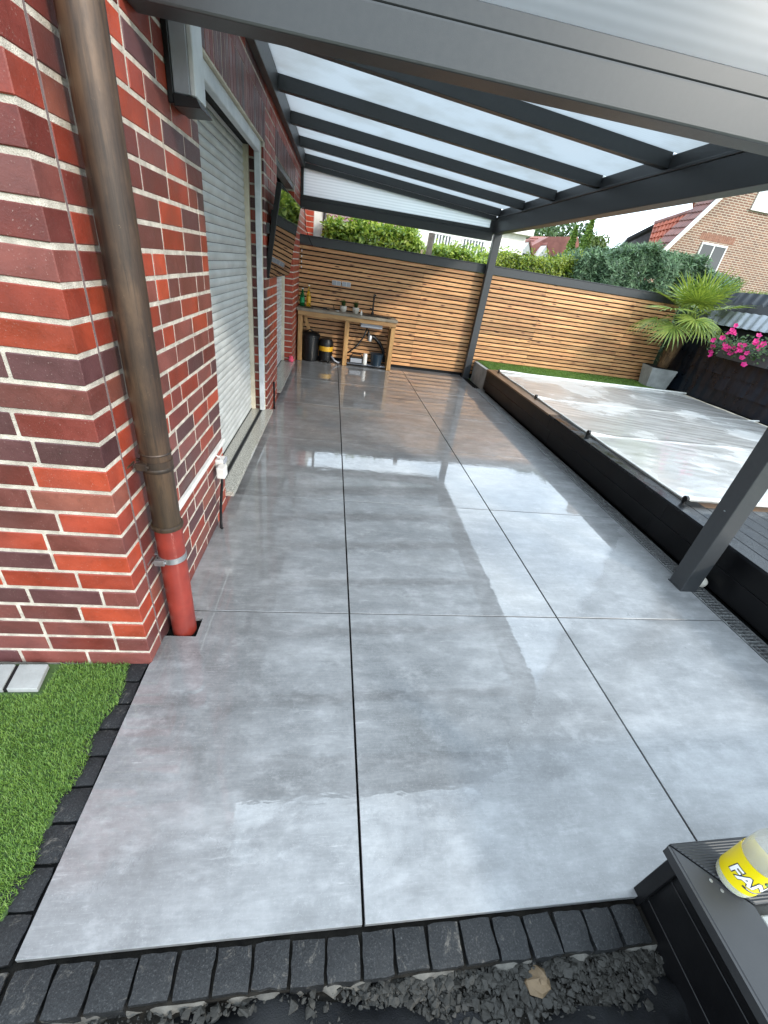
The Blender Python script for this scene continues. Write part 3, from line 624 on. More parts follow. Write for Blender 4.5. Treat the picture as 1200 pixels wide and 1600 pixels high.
# gable ends: tie beam, frame strips, triangular sheet
for s0, zb, nm in ((.325, 2.150, 'near'), (6.315, 2.182, 'far')):
    bm_ = CA.part('tie_beam', G().box(.006, NP0-.001, s0, s0+.108, zb, zb+.112), 'anthracite', bevel=.007, segs=2, label='%s gable tie beam' % nm)
    CA.part('frame_strip', G().box(.006, NP0-.001, s0+.006, s0+.095, zb+.1145, zb+.168), 'anthracite', bm_, bevel=.003)
    CA.part('frame_side', G().box(.006, .045, s0+.01, s0+.09, zb+.169, 2.67), 'anthracite', bm_)
    zt = lambda n: zr(n)-.004
    CA.part('frame_top', G().hexa([(.046, s0+.012, zt(.046)-.058), (NP0, s0+.012, zt(NP0)-.058), (NP0, s0+.09, zt(NP0)-.058), (.046, s0+.09, zt(.046)-.058)],
                                  [(.046, s0+.012, zt(.046)), (NP0, s0+.012, zt(NP0)), (NP0, s0+.09, zt(NP0)), (.046, s0+.09, zt(.046))]), 'anthracite', bm_)
    CA.part('frame_corner', G().box(NP0-.07, NP0-.002, s0+.014, s0+.088, zb+.169, zt(NP0)-.059), 'anthracite', bm_)
    n0, n1 = .0455, NP0-.0705
    CA.part('gable_sheet', G().hexa([(n0, s0+.045, zb+.1685), (n1, s0+.045, zb+.1685), (n1, s0+.061, zb+.1685), (n0, s0+.061, zb+.1685)],
                                    [(n0, s0+.045, zt(n0)-.0585), (n1, s0+.045, zt(n1)-.0585), (n1, s0+.061, zt(n1)-.0585), (n0, s0+.061, zt(n0)-.0585)]), 'polycarbonate', bm_, label='fluted opal gable sheet')

# ------------------------------------------------------------------ larch slat fence along the far end
FY = 6.42
FE = Thing('slat_fence', 'orange brown larch slat fence with anthracite cap across the far end', 'fence', (2.8, FY, 0))
FE.part('backing_board', G().box(-.742, 6.30, FY+.03, FY+.05, -.05, 1.72), 'rubber_black', label='black backing behind the slats')
bx = [-.742, 1.36, 2.50, 3.62, 5.42, 6.30]
pt = .0672
for r in range(25):
    z = .052+r*pt
    off = (r % 2)*.0
    for i in range(5):
        x0, x1 = bx[i]+.001, bx[i+1]-.001
        me = boxmesh(x1-x0, .021, .0478, .002); setm(me, 'larch') if not me.materials else None
        FE.inst('slat', me, ((x0+x1)/2, FY+random.uniform(-.001, .001), z+.024), rot=(random.gauss(0, .01), random.gauss(0, .0006), 0))
FE.part('cap_rail', G().box(-.745, 6.32, FY-.03, FY+.06, 1.722, 1.845), 'anthracite', bevel=.004)
FE.part('cap_lip', G().box(-.745, 6.32, FY-.036, FY+.066, 1.846, 1.858), 'anthracite', bevel=.002)
for x in (-.70, 1.35, 3.6, 5.4): FE.part('batten', G().box(x-.02, x+.02, FY+.011, FY+.0295, .03, 1.70), 'rubber_black')
for i, x in enumerate((-.165, .0)):
    so_ = Thing('fence_socket', ('left' if i == 0 else 'right')+' one of the two white double sockets on the slat fence', 'socket', (x, FY-.012, 1.25), group='white sockets on the fence')
    so_.part('plate', G().box(x-.02, x+.13, FY-.03, FY-.012, 1.215, 1.285), 'white_plastic', bevel=.004)
    for q in (0, 1): so_.part('cover', G().box(x-.014+.072*q, x+.052+.072*q, FY-.038, FY-.0305, 1.221, 1.279), 'lamp_grey', bevel=.003)
sl = Thing('string_light', 'short hanging string of small white bulbs at the left end of the fence', 'string light', (-.70, FY-.03, 1.5))
sl.part('wire', G().tube([(-.695, FY-.02, 1.70), (-.70, FY-.022, 1.3)], .002, 6), 'rubber_black')
for k in range(4): sl.part('bulb', G().blob((-.698, FY-.024, 1.635-.075*k), (.011, .011, .016), 8, 6, 0), 'bulb', smooth=True)

# ------------------------------------------------------------------ outdoor sink bench
BX0, BX1, BY0, BY1, BT = -.735, .945, 6.03, 6.40, .80
BE = Thing('sink_bench', 'rough timber outdoor sink bench with grey worktop against the slat fence', 'bench', (.1, 6.2, 0))
tp = BE.part('worktop', G().box(BX0, BX1+.015, BY0-.03, BY1, BT, BT+.042), 'worktop', bevel=.006, segs=2)
BE.part('apron', G().box(BX0+.02, BX1, BY0-.012, BY0+.018, BT-.07, BT-.001), 'timber_h', bevel=.003)
BE.part('apron', G().box(BX0+.02, BX1, BY1-.04, BY1-.012, BT-.07, BT-.001), 'timber_h', bevel=.003)
for x in (BX0+.025, .075, BX1-.075):
    BE.part('leg', G().box(x, x+.075, BY0-.005+.024, BY0+.09, 0.002, BT-.071), 'timber', bevel=.004)
    BE.part('leg', G().box(x, x+.075, BY1-.12, BY1-.045, 0.002, BT-.071), 'timber', bevel=.004)
BE.part('brace', G().beam((-.62, 6.16, .77), (-.50, 6.16, .42), .05, .06, (0,1,0)), 'timber', bevel=.003)
BE.part('side_board', G().box(BX1-.02, BX1-.002, BY0+.092, BY1-.125, .03, .70), 'wood_brown')
BE.part('shelf_board', G().box(.16, .86, BY0+.12, BY1-.13, .022, .05), 'lamp_grey', bevel=.003)
sk = Thing('sink', 'black sink with tall black tap and waste pipes on the timber bench', 'sink', (.6, 6.2, .84))
sk.part('rim', G().box(.36, .80, 6.10, 6.36, .8425, .856), 'plastic_black', bevel=.004)
sk.part('basin', G().box(.34, .72, 6.08, 6.34, .66, .80), 'lamp_grey', bevel=.01)
sk.part('drain_board', G().box(.60, .86, 6.12, 6.34, .8565, .864), 'plastic_black', bevel=.002)
sk.part('tap', G().tube([(.545, 6.34, .856), (.545, 6.34, 1.16)], .014, 12).box(.53, .56, 6.15, 6.36, 1.150, 1.172), 'plastic_black', smooth=40)
sk.part('tap_lever', G().tube([(.545, 6.34, .93), (.49, 6.30, .95)], .009, 8).lathe([(.026, .857), (.026, .89)], (.545, 6.34, 0), 12), 'plastic_black')
sk.part('waste_pipe', G().tube([(.50, 6.2, .66), (.50, 6.2, .52), (.53, 6.2, .48), (.57, 6.2, .52), (.62, 6.22, .5), (.72, 6.25, .42), (.80, 6.26, .30), (.84, 6.26, .1)], .03, 10), 'plastic_black', smooth=True)
sk.part('hose', G().tube([(.47, 6.18, .66), (.42, 6.16, .5), (.30, 6.14, .33), (.18, 6.15, .22), (.12, 6.18, .18)], .014, 8), 'plastic_black', smooth=True)
sk.part('trap', G().lathe([(.045, 0), (.045, .08), (.03, .1)], (.53, 6.19, .44), 14), 'steel', smooth=40)
def barrel(name, lab, cat, x, y, prof, m, extra=(), group=None):
    t = Thing(name, lab, cat, (x, y, 0), group=group); t.part('body', G().lathe(prof, (x, y, .002), 26), m, smooth=40)
    for nm, pr, mm in extra: t.part(nm, G().lathe(pr, (x, y, .002), 26), mm, smooth=40)
    return t
t = barrel('waste_bin', 'tall black lidded bin under the left half of the timber bench', 'bin', -.50, 6.19, [(.125, .0), (.14, .06), (.155, .40)], 'plastic_black', [('lid', [(.165, .401), (.168, .43), (.13, .47), (.05, .485)], 'plastic_black'), ('rim', [(.156, .39), (.172, .395), (.172, .412), (.156, .415)], 'plastic_black')])
t.part('handle', G().tube([(-.55, 6.06, .49), (-.52, 6.05, .52), (-.48, 6.05, .52), (-.45, 6.06, .49)], .01, 8), 'plastic_black', smooth=True)
t = barrel('shop_vacuum', 'black and yellow shop vacuum beside the black bin', 'vacuum cleaner', -.225, 6.20, [(.11, .03), (.115, .06), (.118, .19)], 'plastic_black', [('band', [(.121, .191), (.123, .2), (.123, .265), (.121, .27)], 'yellow_plastic'), ('head', [(.125, .271), (.127, .33), (.10, .385), (.04, .395)], 'plastic_black')])
for k in range(4): t.part('caster', G().blob((-.225+.09*math.cos(k*1.57+.8), 6.2+.09*math.sin(k*1.57+.8), .03), (.022,.022,.028), 8, 6, 0), 'plastic_black')
t.part('hose', G().tube([(-.12, 6.12, .12), (-.06, 6.08, .06), (-.0, 6.1, .03), (.04, 6.15, .03)], .016, 8), 'lamp_grey', smooth=True)
barrel('bucket', 'dark blue bucket under the right half of the bench', 'bucket', .68, 6.12, [(.09, .052), (.115, .25), (.118, .255), (.10, .25)], 'navy_plastic')
t = Thing('toolbox', 'black and clear crate of odds and ends under the sink', 'crate', (.33, 6.13, .05))
t.part('tray', G().box(.20, .44, 6.09, 6.25, .052, .16), 'plastic_black', bevel=.008); t.part('handle', G().tube([(.22, 6.12, .16), (.25, 6.12, .21), (.40, 6.12, .21), (.43, 6.12, .16)], .01, 8), 'plastic_black')
t.part('clear_front', G().box(.22, .42, 6.082, 6.0885, .07, .14), 'lamp_grey')
barrel('white_canister', 'white cylindrical canister standing under the sink', 'canister', .475, 6.10, [(.036, .052), (.038, .06), (.038, .22), (.03, .235)], 'white_plastic')
for i, x in enumerate((.03, .245)):
    t = Thing('potted_grass', ('left' if i == 0 else 'right')+' one of two tufts of grass in pale pots on the bench', 'potted plant', (x, 6.27, .842), group='potted plants on the bench')
    t.part('pot', G().lathe([(.038, 0), (.056, .03), (.06, .07), (.054, .09), (.048, .088)], (x, 6.27, .843), 18), 'ceramic', smooth=40)
    V = []
    for q in range(150):
        an, tl, ln = random.uniform(0, 6.28), random.uniform(.05, .5), random.uniform(.07, .13); p = Vector((x+.03*math.cos(an)*random.random(), 6.27+.03*math.sin(an)*random.random(), .92)); d = Vector((math.cos(an)*tl, math.sin(an)*tl, 1)).normalized(); sd_ = Vector((-math.sin(an), math.cos(an), 0))*.0022
        m_ = p+d*ln*.6; e_ = p+d*ln+Vector((math.cos(an), math.sin(an), -.2))*ln*.2*tl; V += [p-sd_, p+sd_, m_+sd_, m_-sd_, m_-sd_, m_+sd_, e_, e_]
    t.part('grass_tuft', npmesh('grass_tuft', np.array([tuple(np.array(v)-np.array(t.base)) for v in V]), 4), 'leaf_green')
def bottle(name, lab, x, y, z, r, h, m, lm, cap):
    t = Thing(name, lab, 'bottle', (x, y, z)); t.part('body', G().lathe([(r*.9, 0), (r, .008), (r, h*.55), (r*.45, h*.78), (r*.33, h*.82), (r*.33, h*.95)], (x, y, z), 18), m, smooth=40)
    t.part('label', G().lathe([(r*1.02, h*.2), (r*1.02, h*.5)], (x, y, z), 18, cap=False), lm, smooth=40); t.part('cap', G().lathe([(r*.42, h*.951), (r*.42, h)], (x, y, z), 14), cap, smooth=40)
bottle('green_bottle', 'green soap bottle at the left end of the bench', -.66, 6.26, .843, .04, .27, 'bottle_green', 'label_green', 'white_plastic')
bottle('yellow_bottle', 'yellow bottle with white cap beside the green one', -.555, 6.22, .843, .035, .33, 'bottle_yellow', 'yellow_plastic', 'white_plastic')
bottle('soap_bottle', 'tiny white bottle by the sink edge', .335, 6.12, .843, .018, .07, 'white_plastic', 'white_plastic', 'white_plastic')
t = Thing('garden_tools', 'dark hand tools lying on the worktop behind the bottles', 'tools', (-.3, 6.28, .85)); t.part('trowel', G().tube([(-.46, 6.30, .86), (-.30, 6.26, .862)], .012, 8).box(-.31, -.2, 6.22, 6.29, .845, .875), 'plastic_black', bevel=.004); t.part('clippers', G().tube([(-.24, 6.2, .86), (-.12, 6.27, .88), (-.15, 6.22, .93)], .012, 8), 'wood_brown')
solo('saucer', G().lathe([(.02, 0), (.035, .008), (.036, .012), (.02, .006)], (-.065, 6.16, .843), 14), 'white_plastic', 'small white saucer lying on the worktop', 'saucer', smooth=40)
solo('drip_tray', G().box(-.61, -.47, 6.10, 6.2, .8435, .855), 'plastic_black', 'small dark tray at the left end of the worktop', 'tray', bevel=.003)

# ------------------------------------------------------------------ drain channel and raised pool deck
DR = Thing('drain_channel', 'galvanised slot drain running between the tiles and the pool deck', 'drain', (2.41, 2.6, 0))
DR.part('trough', G().hexa([(drx(-1.2), -1.2, -.10), (drx(-1.2)+.165, -1.2, -.10), (drx(5.5)+.165, 5.5, -.10), (drx(5.5), 5.5, -.10)], [(drx(-1.2), -1.2, -.03), (drx(-1.2)+.165, -1.2, -.03), (drx(5.5)+.165, 5.5, -.03), (drx(5.5), 5.5, -.03)]), 'soil')
for e in (0, .118): DR.part('frame_rail', G().hexa([(drx(-1.2)+e+.002, -1.2, -.029), (drx(-1.2)+e+.012, -1.2, -.029), (drx(5.5)+e+.012, 5.5, -.029), (drx(5.5)+e+.002, 5.5, -.029)], [(drx(-1.2)+e+.002, -1.2, .0015), (drx(-1.2)+e+.012, -1.2, .0015), (drx(5.5)+e+.012, 5.5, .0015), (drx(5.5)+e+.002, 5.5, .0015)]), 'steel')
mb = boxmesh(.105, .009, .02, .001); setm(mb, 'steel')
y = -.45
while y < 5.45: DR.inst('grate_bar', mb, (drx(y)+.065, y, -.0115)); y += .0262
for x_ in (.04, .09): DR.part('grate_bar', G().hexa([(drx(-1.2)+x_, -1.2, -.02), (drx(-1.2)+x_+.004, -1.2, -.02), (drx(5.5)+x_+.004, 5.5, -.02), (drx(5.5)+x_, 5.5, -.02)], [(drx(-1.2)+x_, -1.2, -.001), (drx(-1.2)+x_+.004, -1.2, -.001), (drx(5.5)+x_+.004, 5.5, -.001), (drx(5.5)+x_, 5.5, -.001)]), 'steel')
solo('fabric_ball', G().blob((2.425, .335, .038), (.045,.05,.04), 14, 10, .06), 'ceramic', 'grubby white ball lodged behind the near post', 'ball', smooth=True)
def dx0(y): return 2.487+.009*y
PD = Thing('pool_deck', 'raised black composite pool deck with two fascia boards', 'deck', (4.4, 3, 0))
DZ = .335
for (z0, z1) in ((.006, .166), (.170, .318)):
    br = [-1.0, .93, 3.0, 5.48] if z0 > .1 else [-1.0, 1.0, 2.9, 5.48]
    for i in range(3):
        y0, y1 = br[i]+.0015, br[i+1]-.0015
        PD.part('fascia_board', G().hexa([(dx0(y0), y0, z0), (dx0(y0)+.02, y0, z0), (dx0(y1)+.02, y1, z0), (dx0(y1), y1, z0)], [(dx0(y0), y0, z1), (dx0(y0)+.02, y0, z1), (dx0(y1)+.02, y1, z1), (dx0(y1), y1, z1)]), 'fascia', bevel=.002)
PD.part('subframe', G().box(2.60, 6.25, -1, 5.50, -.1, .285), 'joint_dark')
def dboard(x0, x1, y0, y1, m='decking'):
    cx, cy = (x0+x1)/2, (y0+y1)/2
    me = G().hexa([(x0+.009*y0, y0, DZ-.022), (x1+.009*y0, y0, DZ-.022), (x1+.009*y1, y1, DZ-.022), (x0+.009*y1, y1, DZ-.022)], [(x0+.009*y0, y0, DZ), (x1+.009*y0, y0, DZ), (x1+.009*y1, y1, DZ), (x0+.009*y1, y1, DZ)]).mesh('deck_board', .002, off=(cx, cy, DZ)); setm(me, m)
    PD.inst('deck_board', me, (cx, cy, DZ))
for i in range(2): 
    for (y0, y1) in ((-1, 1.18), (1.184, 3.05), (3.054, 5.48)): dboard(2.48+.138*i, 2.613+.138*i, y0, y1, 'decking' if y0 < 3 else 'wood_brown')  # far boards browner: dry wood, with the sunlit tone put into the colour
for i in range(2, 27): dboard(2.48+.138*i, 2.613+.138*i, -1, .86)
PD.part('coping', G().box(2.80, 6.24, .865, 5.30, .286, .318), 'wood_brown')
PD.part('far_coping', G().box(2.66, 6.0, 5.36, 5.50, .29, .338), 'wood_brown', bevel=.003)
# pool cover: rippled tarp with four rollers
PC = Thing('pool_cover', 'milky plastic pool cover with puddles and four white rods', 'pool cover', (4.4, 3.1, .35))
nx, ny = 170, 190; xs_ = np.linspace(2.665, 6.19, nx); ys_ = np.linspace(.905, 5.26, ny)
Xg, Yg = np.meshgrid(xs_, ys_)
rods = [.915, 2.36, 3.73, 5.24]
fold = np.zeros_like(Xg)
for k in range(26):
    ph, fr, dr_, am = random.uniform(0, 6), random.uniform(6, 26), random.uniform(.1, .55), random.uniform(.0006, .002)
    cx_, cy_, sp = random.uniform(2.7, 6.2), random.uniform(1, 5.2), random.uniform(.5, 1.3)
    fold += am*np.abs(np.sin(fr*(Yg+dr_*Xg)+ph))*np.exp(-((Xg-cx_)/(sp*1.6))**2-((Yg-cy_)/sp)**2)
Zg = .350+fold
for r_ in rods: Zg += .007*np.exp(-((Yg-r_-.015*(Xg-2.6))/.030)**2)
sag = np.minimum.reduce([np.abs(Yg-r_) for r_ in rods]); Zg -= .006*np.clip(sag/.7, 0, 1)
Vt = [tuple(v) for v in np.stack([Xg+.009*Yg-.02, Yg, Zg], -1).reshape(-1, 3)]
ft = [(j*nx+i, j*nx+i+1, (j+1)*nx+i+1, (j+1)*nx+i) for j in range(ny-1) for i in range(nx-1)]
gt = G(); gt.add(Vt, ft); PC.part('tarp', gt, 'tarp', smooth=True, fixn=False)
for k, r_ in enumerate(rods):
    e0 = 2.63+.009*r_-.02; e1 = 6.30; outer = k in (0, 3); zr_ = .366 if outer else .336
    rd = PC.part('rod', G().tube([(e0, r_, zr_+(.01 if outer else .032)), (e0+.22, r_+.0033, zr_+(.01 if outer else .012)), (e0+.5, r_+.0075, zr_), (e1-.35, r_+.015*(e1-e0-.35), zr_), (e1, r_+.015*(e1-e0), zr_+(0 if outer else .028))], .017 if outer else .014, 12), 'white_plastic', smooth=40)
    PC.part('rod_end', G().tube([(e0-.02, r_, .372), (e0+.003, r_, .372)], .024, 12).box(e0-.022, e0-.006, r_-.012, r_+.012, .336, .36), 'plastic_black', rd)
PC.part('hem', G().tube([(2.655+.009*y_-.02, y_, .350+.002*math.sin(9*y_)) for y_ in np.linspace(.92, 5.24, 40)], .008, 8), 'white_plastic', smooth=True)
PC.part('hem', G().tube([(6.20+.009*y_-.02, y_, .350+.002*math.sin(9*y_)) for y_ in np.linspace(.92, 5.24, 40)], .008, 8), 'cream_pvc', smooth=True)

# grass
def blades(n, fx, ln, wd, lean=.5, dirv=None):
    P = fx(n); n = len(P); an = np.random.uniform(0, 2*np.pi, n); le = np.random.uniform(.55, 1.15, n)*ln; tl = np.random.uniform(.15, lean, n)
    d = np.stack([np.cos(an)*tl, np.sin(an)*tl, np.ones(n)], 1)
    if dirv is not None: d += np.array(dirv)
    d /= np.linalg.norm(d, axis=1)[:, None]; sd_ = np.stack([-np.sin(an), np.cos(an), np.zeros(n)], 1)*wd
    m = P+d*le[:, None]*.55; d2 = d.copy(); d2[:, 2] *= .45; e = m+d2*le[:, None]*.55
    V = np.stack([P-sd_, P+sd_, m+sd_*.8, m-sd_*.8, m-sd_*.8, m+sd_*.8, e+sd_*.15, e-sd_*.15], 1); return V.reshape(-1, 3)
TE = lambda y: -.912-.03*(np.abs(np.sin(y*7)))*.15
def fx(n):
    x = np.random.uniform(-1.85, -.90, n); y = np.random.uniform(-1.32, -.315, n); lim = -.936-.022*np.clip((y+.5)*-1, 0, 1)*1.1+.012*np.sin(y*23)
    k = (x < lim) & ~((x < -1.215) & (y > -.46) & (x > -1.8)); x, y = x[k], y[k]; return np.stack([x, y, np.full(len(x), -.012)], 1)
TF = Thing('artificial_turf', 'bright green artificial turf left of the granite edging', None, (-1.3, -.8, -.02), kind='stuff')
TF.part('blades', npmesh('blades', blades(70000, fx, .022, .0010, .95)-np.array([-1.3, -.8, -.02]), 4), 'turf', kind='stuff')
TF.part('backing', G().box(-1.9, -.95, -1.45, -.312, -.05, -.012), 'turf_base')
def fx(n): return np.stack([np.random.uniform(2.66, 6.0, n), np.random.uniform(5.52, 6.40, n), np.full(n, .30)], 1)
TB = Thing('turf_strip', 'strip of green turf between the pool deck and the slat fence', None, (4.3, 6, .3), kind='stuff')
TB.part('blades', npmesh('blades', blades(26000, fx, .04, .0022, .8)-np.array([4.3, 6, .3]), 4), 'turf', kind='stuff')
TB.part('soil', G().box(2.62, 6.3, 5.505, 6.405, -.1, .30), 'turf_base')
solo('concrete_kerb', G().box(2.555, 2.618, 5.49, 6.27, -.05, .31), 'concrete', 'grey concrete kerb holding the turf strip beside the far post', 'kerb', bevel=.004)

# edging setts, gravel, membrane
ED = Thing('paver_edging', 'dark granite setts edging the tiles', None, (0, -1.25, 0), kind='structure')
def sett(cx, cy, dx, dy, z=0, rz=0.):
    g = G(); a, b = dx/2, dy/2; nq = 5; top = []
    jt = lambda: random.uniform(-.0022, .0022)
    for j in range(nq):
        for i in range(nq):
            u, v = -1+2*i/(nq-1), -1+2*j/(nq-1); ed = max(abs(u), abs(v)); cu = .985 if (abs(u) == 1 and abs(v) == 1) else 1
            top.append((u*a*cu+jt(), v*b*cu+jt(), (-.004 if ed == 1 else 0)+random.uniform(-.0016, .0016)))
    fs = [(j*nq+i, j*nq+i+1, (j+1)*nq+i+1, (j+1)*nq+i) for j in range(nq-1) for i in range(nq-1)]
    ring = [i for i in range(nq)]+[j*nq+nq-1 for j in range(1, nq)]+[(nq-1)*nq+i for i in range(nq-2, -1, -1)]+[j*nq for j in range(nq-2, 0, -1)]
    o = len(top); low = [(top[i][0]*1.02, top[i][1]*1.02, -.07) for i in ring]; m_ = len(ring)
    fs += [(ring[(k+1)%m_], ring[k], o+k, o+(k+1)%m_) for k in range(m_)]
    g.add(top+low, fs); me = g.mesh('sett', smooth=50); setm(me, 'sett'); ED.inst('sett', me, (cx, cy, z-.006), rot=(random.gauss(0, .012), random.gauss(0, .012), rz))
x = -.868
while x < .88:
    wd_ = random.uniform(.092, .101)
    if x+wd_ > .885: break
    sett(x+wd_/2, -1.256+random.uniform(-.003, .003), wd_-.009, .088+random.uniform(-.004, .003), -.004, random.gauss(0, .025)); x += wd_
xe_ = x
y = -1.208
while y < -.34:
    h_ = random.uniform(.098, .108) if y < -.55 else random.choice((.105, .06, .1))
    sett(-.935+random.uniform(-.004, .004), y+h_/2, .108, h_-.009, -.004, random.gauss(0, .02)); y += h_
sett(xe_+(.886-xe_)/2, -1.256, .886-xe_-.008, .088, -.004) if .886-xe_ > .03 else None
sett(-.93, -1.27, .10, .11, -.006); sett(-1.04, -1.26, .10, .10, -.006)
ED.part('bedding', G().box(-1.1, .90, -1.30, -1.19, -.16, -.035).box(-1.0, -.872, -1.31, -.33, -.16, -.038), 'soil')
gm = G(); nq = 90
for i in range(nq):
    x = -1.0+1.95*i/(nq-1); d = .012+.008*math.sin(i*1.7)+.009*math.sin(i*.61)+random.uniform(-.006, .006)
    gm.v += [(x, -1.293, -.035), (x, -1.293-d*.5, -.045+random.uniform(-.006, .006)), (x, -1.293-d, -.075)]
gm.f = [(3*i+k, 3*(i+1)+k, 3*(i+1)+k+1, 3*i+k+1) for i in range(nq-1) for k in range(2)]; gm.mi = [0]*len(gm.f)
ED.part('haunch', gm, 'concrete_rough', smooth=True)
solo('trench_soil', G().box(-1.3, 1.0, -2.4, -1.29, -.2, -.085), 'soil', kind='structure', label='dark soil trench in front of the edging')
ST = []
for i in range(24):
    bm = bmesh.new(); ex_ = (1, random.uniform(.5, .95), random.uniform(.22, .5))
    for q in range(11):
        v_ = Vector((random.gauss(0, 1), random.gauss(0, 1), random.gauss(0, 1))).normalized(); bm.verts.new((v_.x*ex_[0]*random.uniform(.75, 1.1), v_.y*ex_[1]*random.uniform(.75, 1.1), v_.z*ex_[2]))
    h_ = bmesh.ops.convex_hull(bm, input=bm.verts); bmesh.ops.delete(bm, geom=[e for e in h_['geom_unused'] if isinstance(e, bmesh.types.BMVert)], context='VERTS')
    bm.verts.index_update(); bmesh.ops.recalc_face_normals(bm, faces=bm.faces); ST.append((np.array([tuple(v_.co) for v_ in bm.verts]), [tuple(p.index for p in f_.verts) for f_ in bm.faces])); bm.free()
gs = G()
for q in range(9000):
    x = random.uniform(-.95, .92); y = -1.30-abs(random.gauss(0, .07)); 
    if x < .0 and random.random() < .8: continue
    sc = random.choice((.0015, .002, .002, .003, .003, .004, .005, .006, .008, .010, .014, .018)); v, f = random.choice(ST); an = random.uniform(0, 6.28); ca, sa = math.cos(an), math.sin(an); tl = random.uniform(-.5, .5)
    z = -.082+.02*random.random()+(.012 if y > -1.33 else 0)
    gs.cur = random.choices(range(6), (24, 18, 26, 14, 14, 4))[0]
    gs.add([(x+sc*(a*ca-b*sa), y+sc*(a*sa+b*ca), z+sc*(c+a*tl*.5)) for a, b, c in v], f)
solo('gravel', gs, ['stone_%d' % i for i in range(6)], kind='stuff', label='loose slate and stone chippings below the edging', fixn=False)
solo('loose_stone', G().blob((.49, -1.335, -.062), (.040, .030, .018), 8, 6, .2), 'stone_3', 'largest tan stone lying on the gravel', 'stone')
gm = G(); nx_, ny_ = 60, 14
for j in range(ny_):
    for i in range(nx_):
        x = -1.2+2.2*i/(nx_-1); y = -1.352-.05*math.sin(i*.16+.6)-.45*j/(ny_-1)-.012*math.sin(i*.9); z = -.055-.02*(j == 0)+.012*math.sin(i*.55+j*.9)+.008*math.sin(i*1.3-j*1.7)
        gm.v.append((x, y, z))
gm.f = [(j*nx_+i, j*nx_+i+1, (j+1)*nx_+i+1, (j+1)*nx_+i) for j in range(ny_-1) for i in range(nx_-1)]; gm.mi = [0]*len(gm.f)
solo('weed_membrane', gm, 'membrane', 'black weed membrane crumpled at the bottom edge below the gravel', 'membrane', smooth=True, fixn=False)
for i, (x0, x1) in enumerate(((-1.80, -1.352), (-1.337, -1.232))):
    me = G().hexa([(x0, -.445, -.01), (x1, -.445, -.01), (x1-.02, -.33, -.01), (x0-.02, -.33, -.01)], [(x0, -.445, .012), (x1, -.445, .012), (x1-.02, -.33, .012), (x0-.02, -.33, .012)])
    solo('paving_slab', me, 'concrete', 'long pale grey slab on the turf at the left edge' if i == 0 else 'short pale grey slab end on the turf against the brick wall', 'slab', bevel=.002)
solo('slab_joint', G().hexa([(-1.351, -.443, -.01), (-1.338, -.443, -.01), (-1.358, -.332, -.01), (-1.371, -.332, -.01)], [(-1.351, -.443, .006), (-1.338, -.443, .006), (-1.358, -.332, .006), (-1.371, -.332, .006)]), 'rubber_black', 'black rubber strip between the two pale slabs', 'strip')

# ------------------------------------------------------------------ black planter box with mitred cap, bottle
PB = Thing('black_planter_box', 'black composite planter box with mitred grooved cap at the near right corner', 'planter box', (1.3, -1.6, 0))
CZ = .335
for z0, z1 in ((-.12, .02), (.024, .165), (.169, .309)):
    PB.part('side_board', G().box(.888, .908, -2.1, -1.212, z0, z1), 'fascia', bevel=.002)
    PB.part('back_board', G().box(.888, 2.48, -1.211, -1.191, z0, z1), 'fascia', bevel=.002)
PB.part('corner_profile', G().box(.872, .894, -1.215, -1.178, -.1, .309), 'fascia', bevel=.002)
PB.part('cap_board', G().prismz([(.812, -1.181), (.952, -1.316), (.952, -2.2), (.812, -2.2)], CZ-.025, CZ), 'deck_cap', bevel=.003)
PB.part('cap_board', G().prismz([(.8155, -1.178), (2.48, -1.160), (2.48, -1.298), (.956, -1.314)], CZ-.025, CZ), 'cap_groove', bevel=.003)
PB.part('cap_lip', G().box(.805, .8115, -2.2, -1.184, CZ-.03, CZ-.001), 'deck_cap')
PB.part('fill', G().box(.93, 2.48, -2.2, -1.24, .0, .30), 'concrete_rough')
PB.part('inner_slab', G().box(.962, 2.4, -2.2, -1.332, .301, .322), 'concrete', bevel=.003)
for x_, y_ in ((.872, -1.262), (.886, -1.283)): PB.part('screw', G().lathe([(.0042, 0), (.0042, .0012), (.002, .0016)], (x_, y_, CZ+.0002), 10), 'steel')
BXc, BYc, BR_ = .938, -1.262, .0435
FB = Thing('lemonade_bottle', 'clear drink bottle with yellow FANTA label on the planter cap', 'bottle', (BXc, BYc, CZ))
FB.part('body', G().lathe([(.030, .001), (.040, .004), (.0425, .014), (.0425, .030), (.0422, .135), (.0425, .16), (.040, .19), (.026, .245), (.0145, .268), (.0135, .30)], (BXc, BYc, CZ), 40), 'pet_clear', smooth=40)
FB.part('drink', G().lathe([(.028, .004), (.0385, .006), (.0408, .015), (.0408, .040)], (BXc, BYc, CZ), 32), 'lemonade', smooth=40)
FB.part('cap', G().lathe([(.0165, .296), (.0165, .313), (.015, .315)], (BXc, BYc, CZ), 20), 'label_yellow', smooth=40)
lb = FB.part('label', G().lathe([(BR_, .028), (BR_, .128)], (BXc, BYc, CZ), 48, cap=False), 'label_yellow', smooth=True)
def wrap(pts, faces, name, m, u0, v0, r):
    # flat print (x right, y up, metres) bent round the bottle; u0 is the angle it is centred on
    vs = []
    for x, y in pts:
        an = u0+x/BR_; vs.append((BXc+r*math.cos(an), BYc+r*math.sin(an), CZ+v0+y))
    g = G(); g.add(vs, faces); return FB.part(name, g, m, lb, fixn=False)
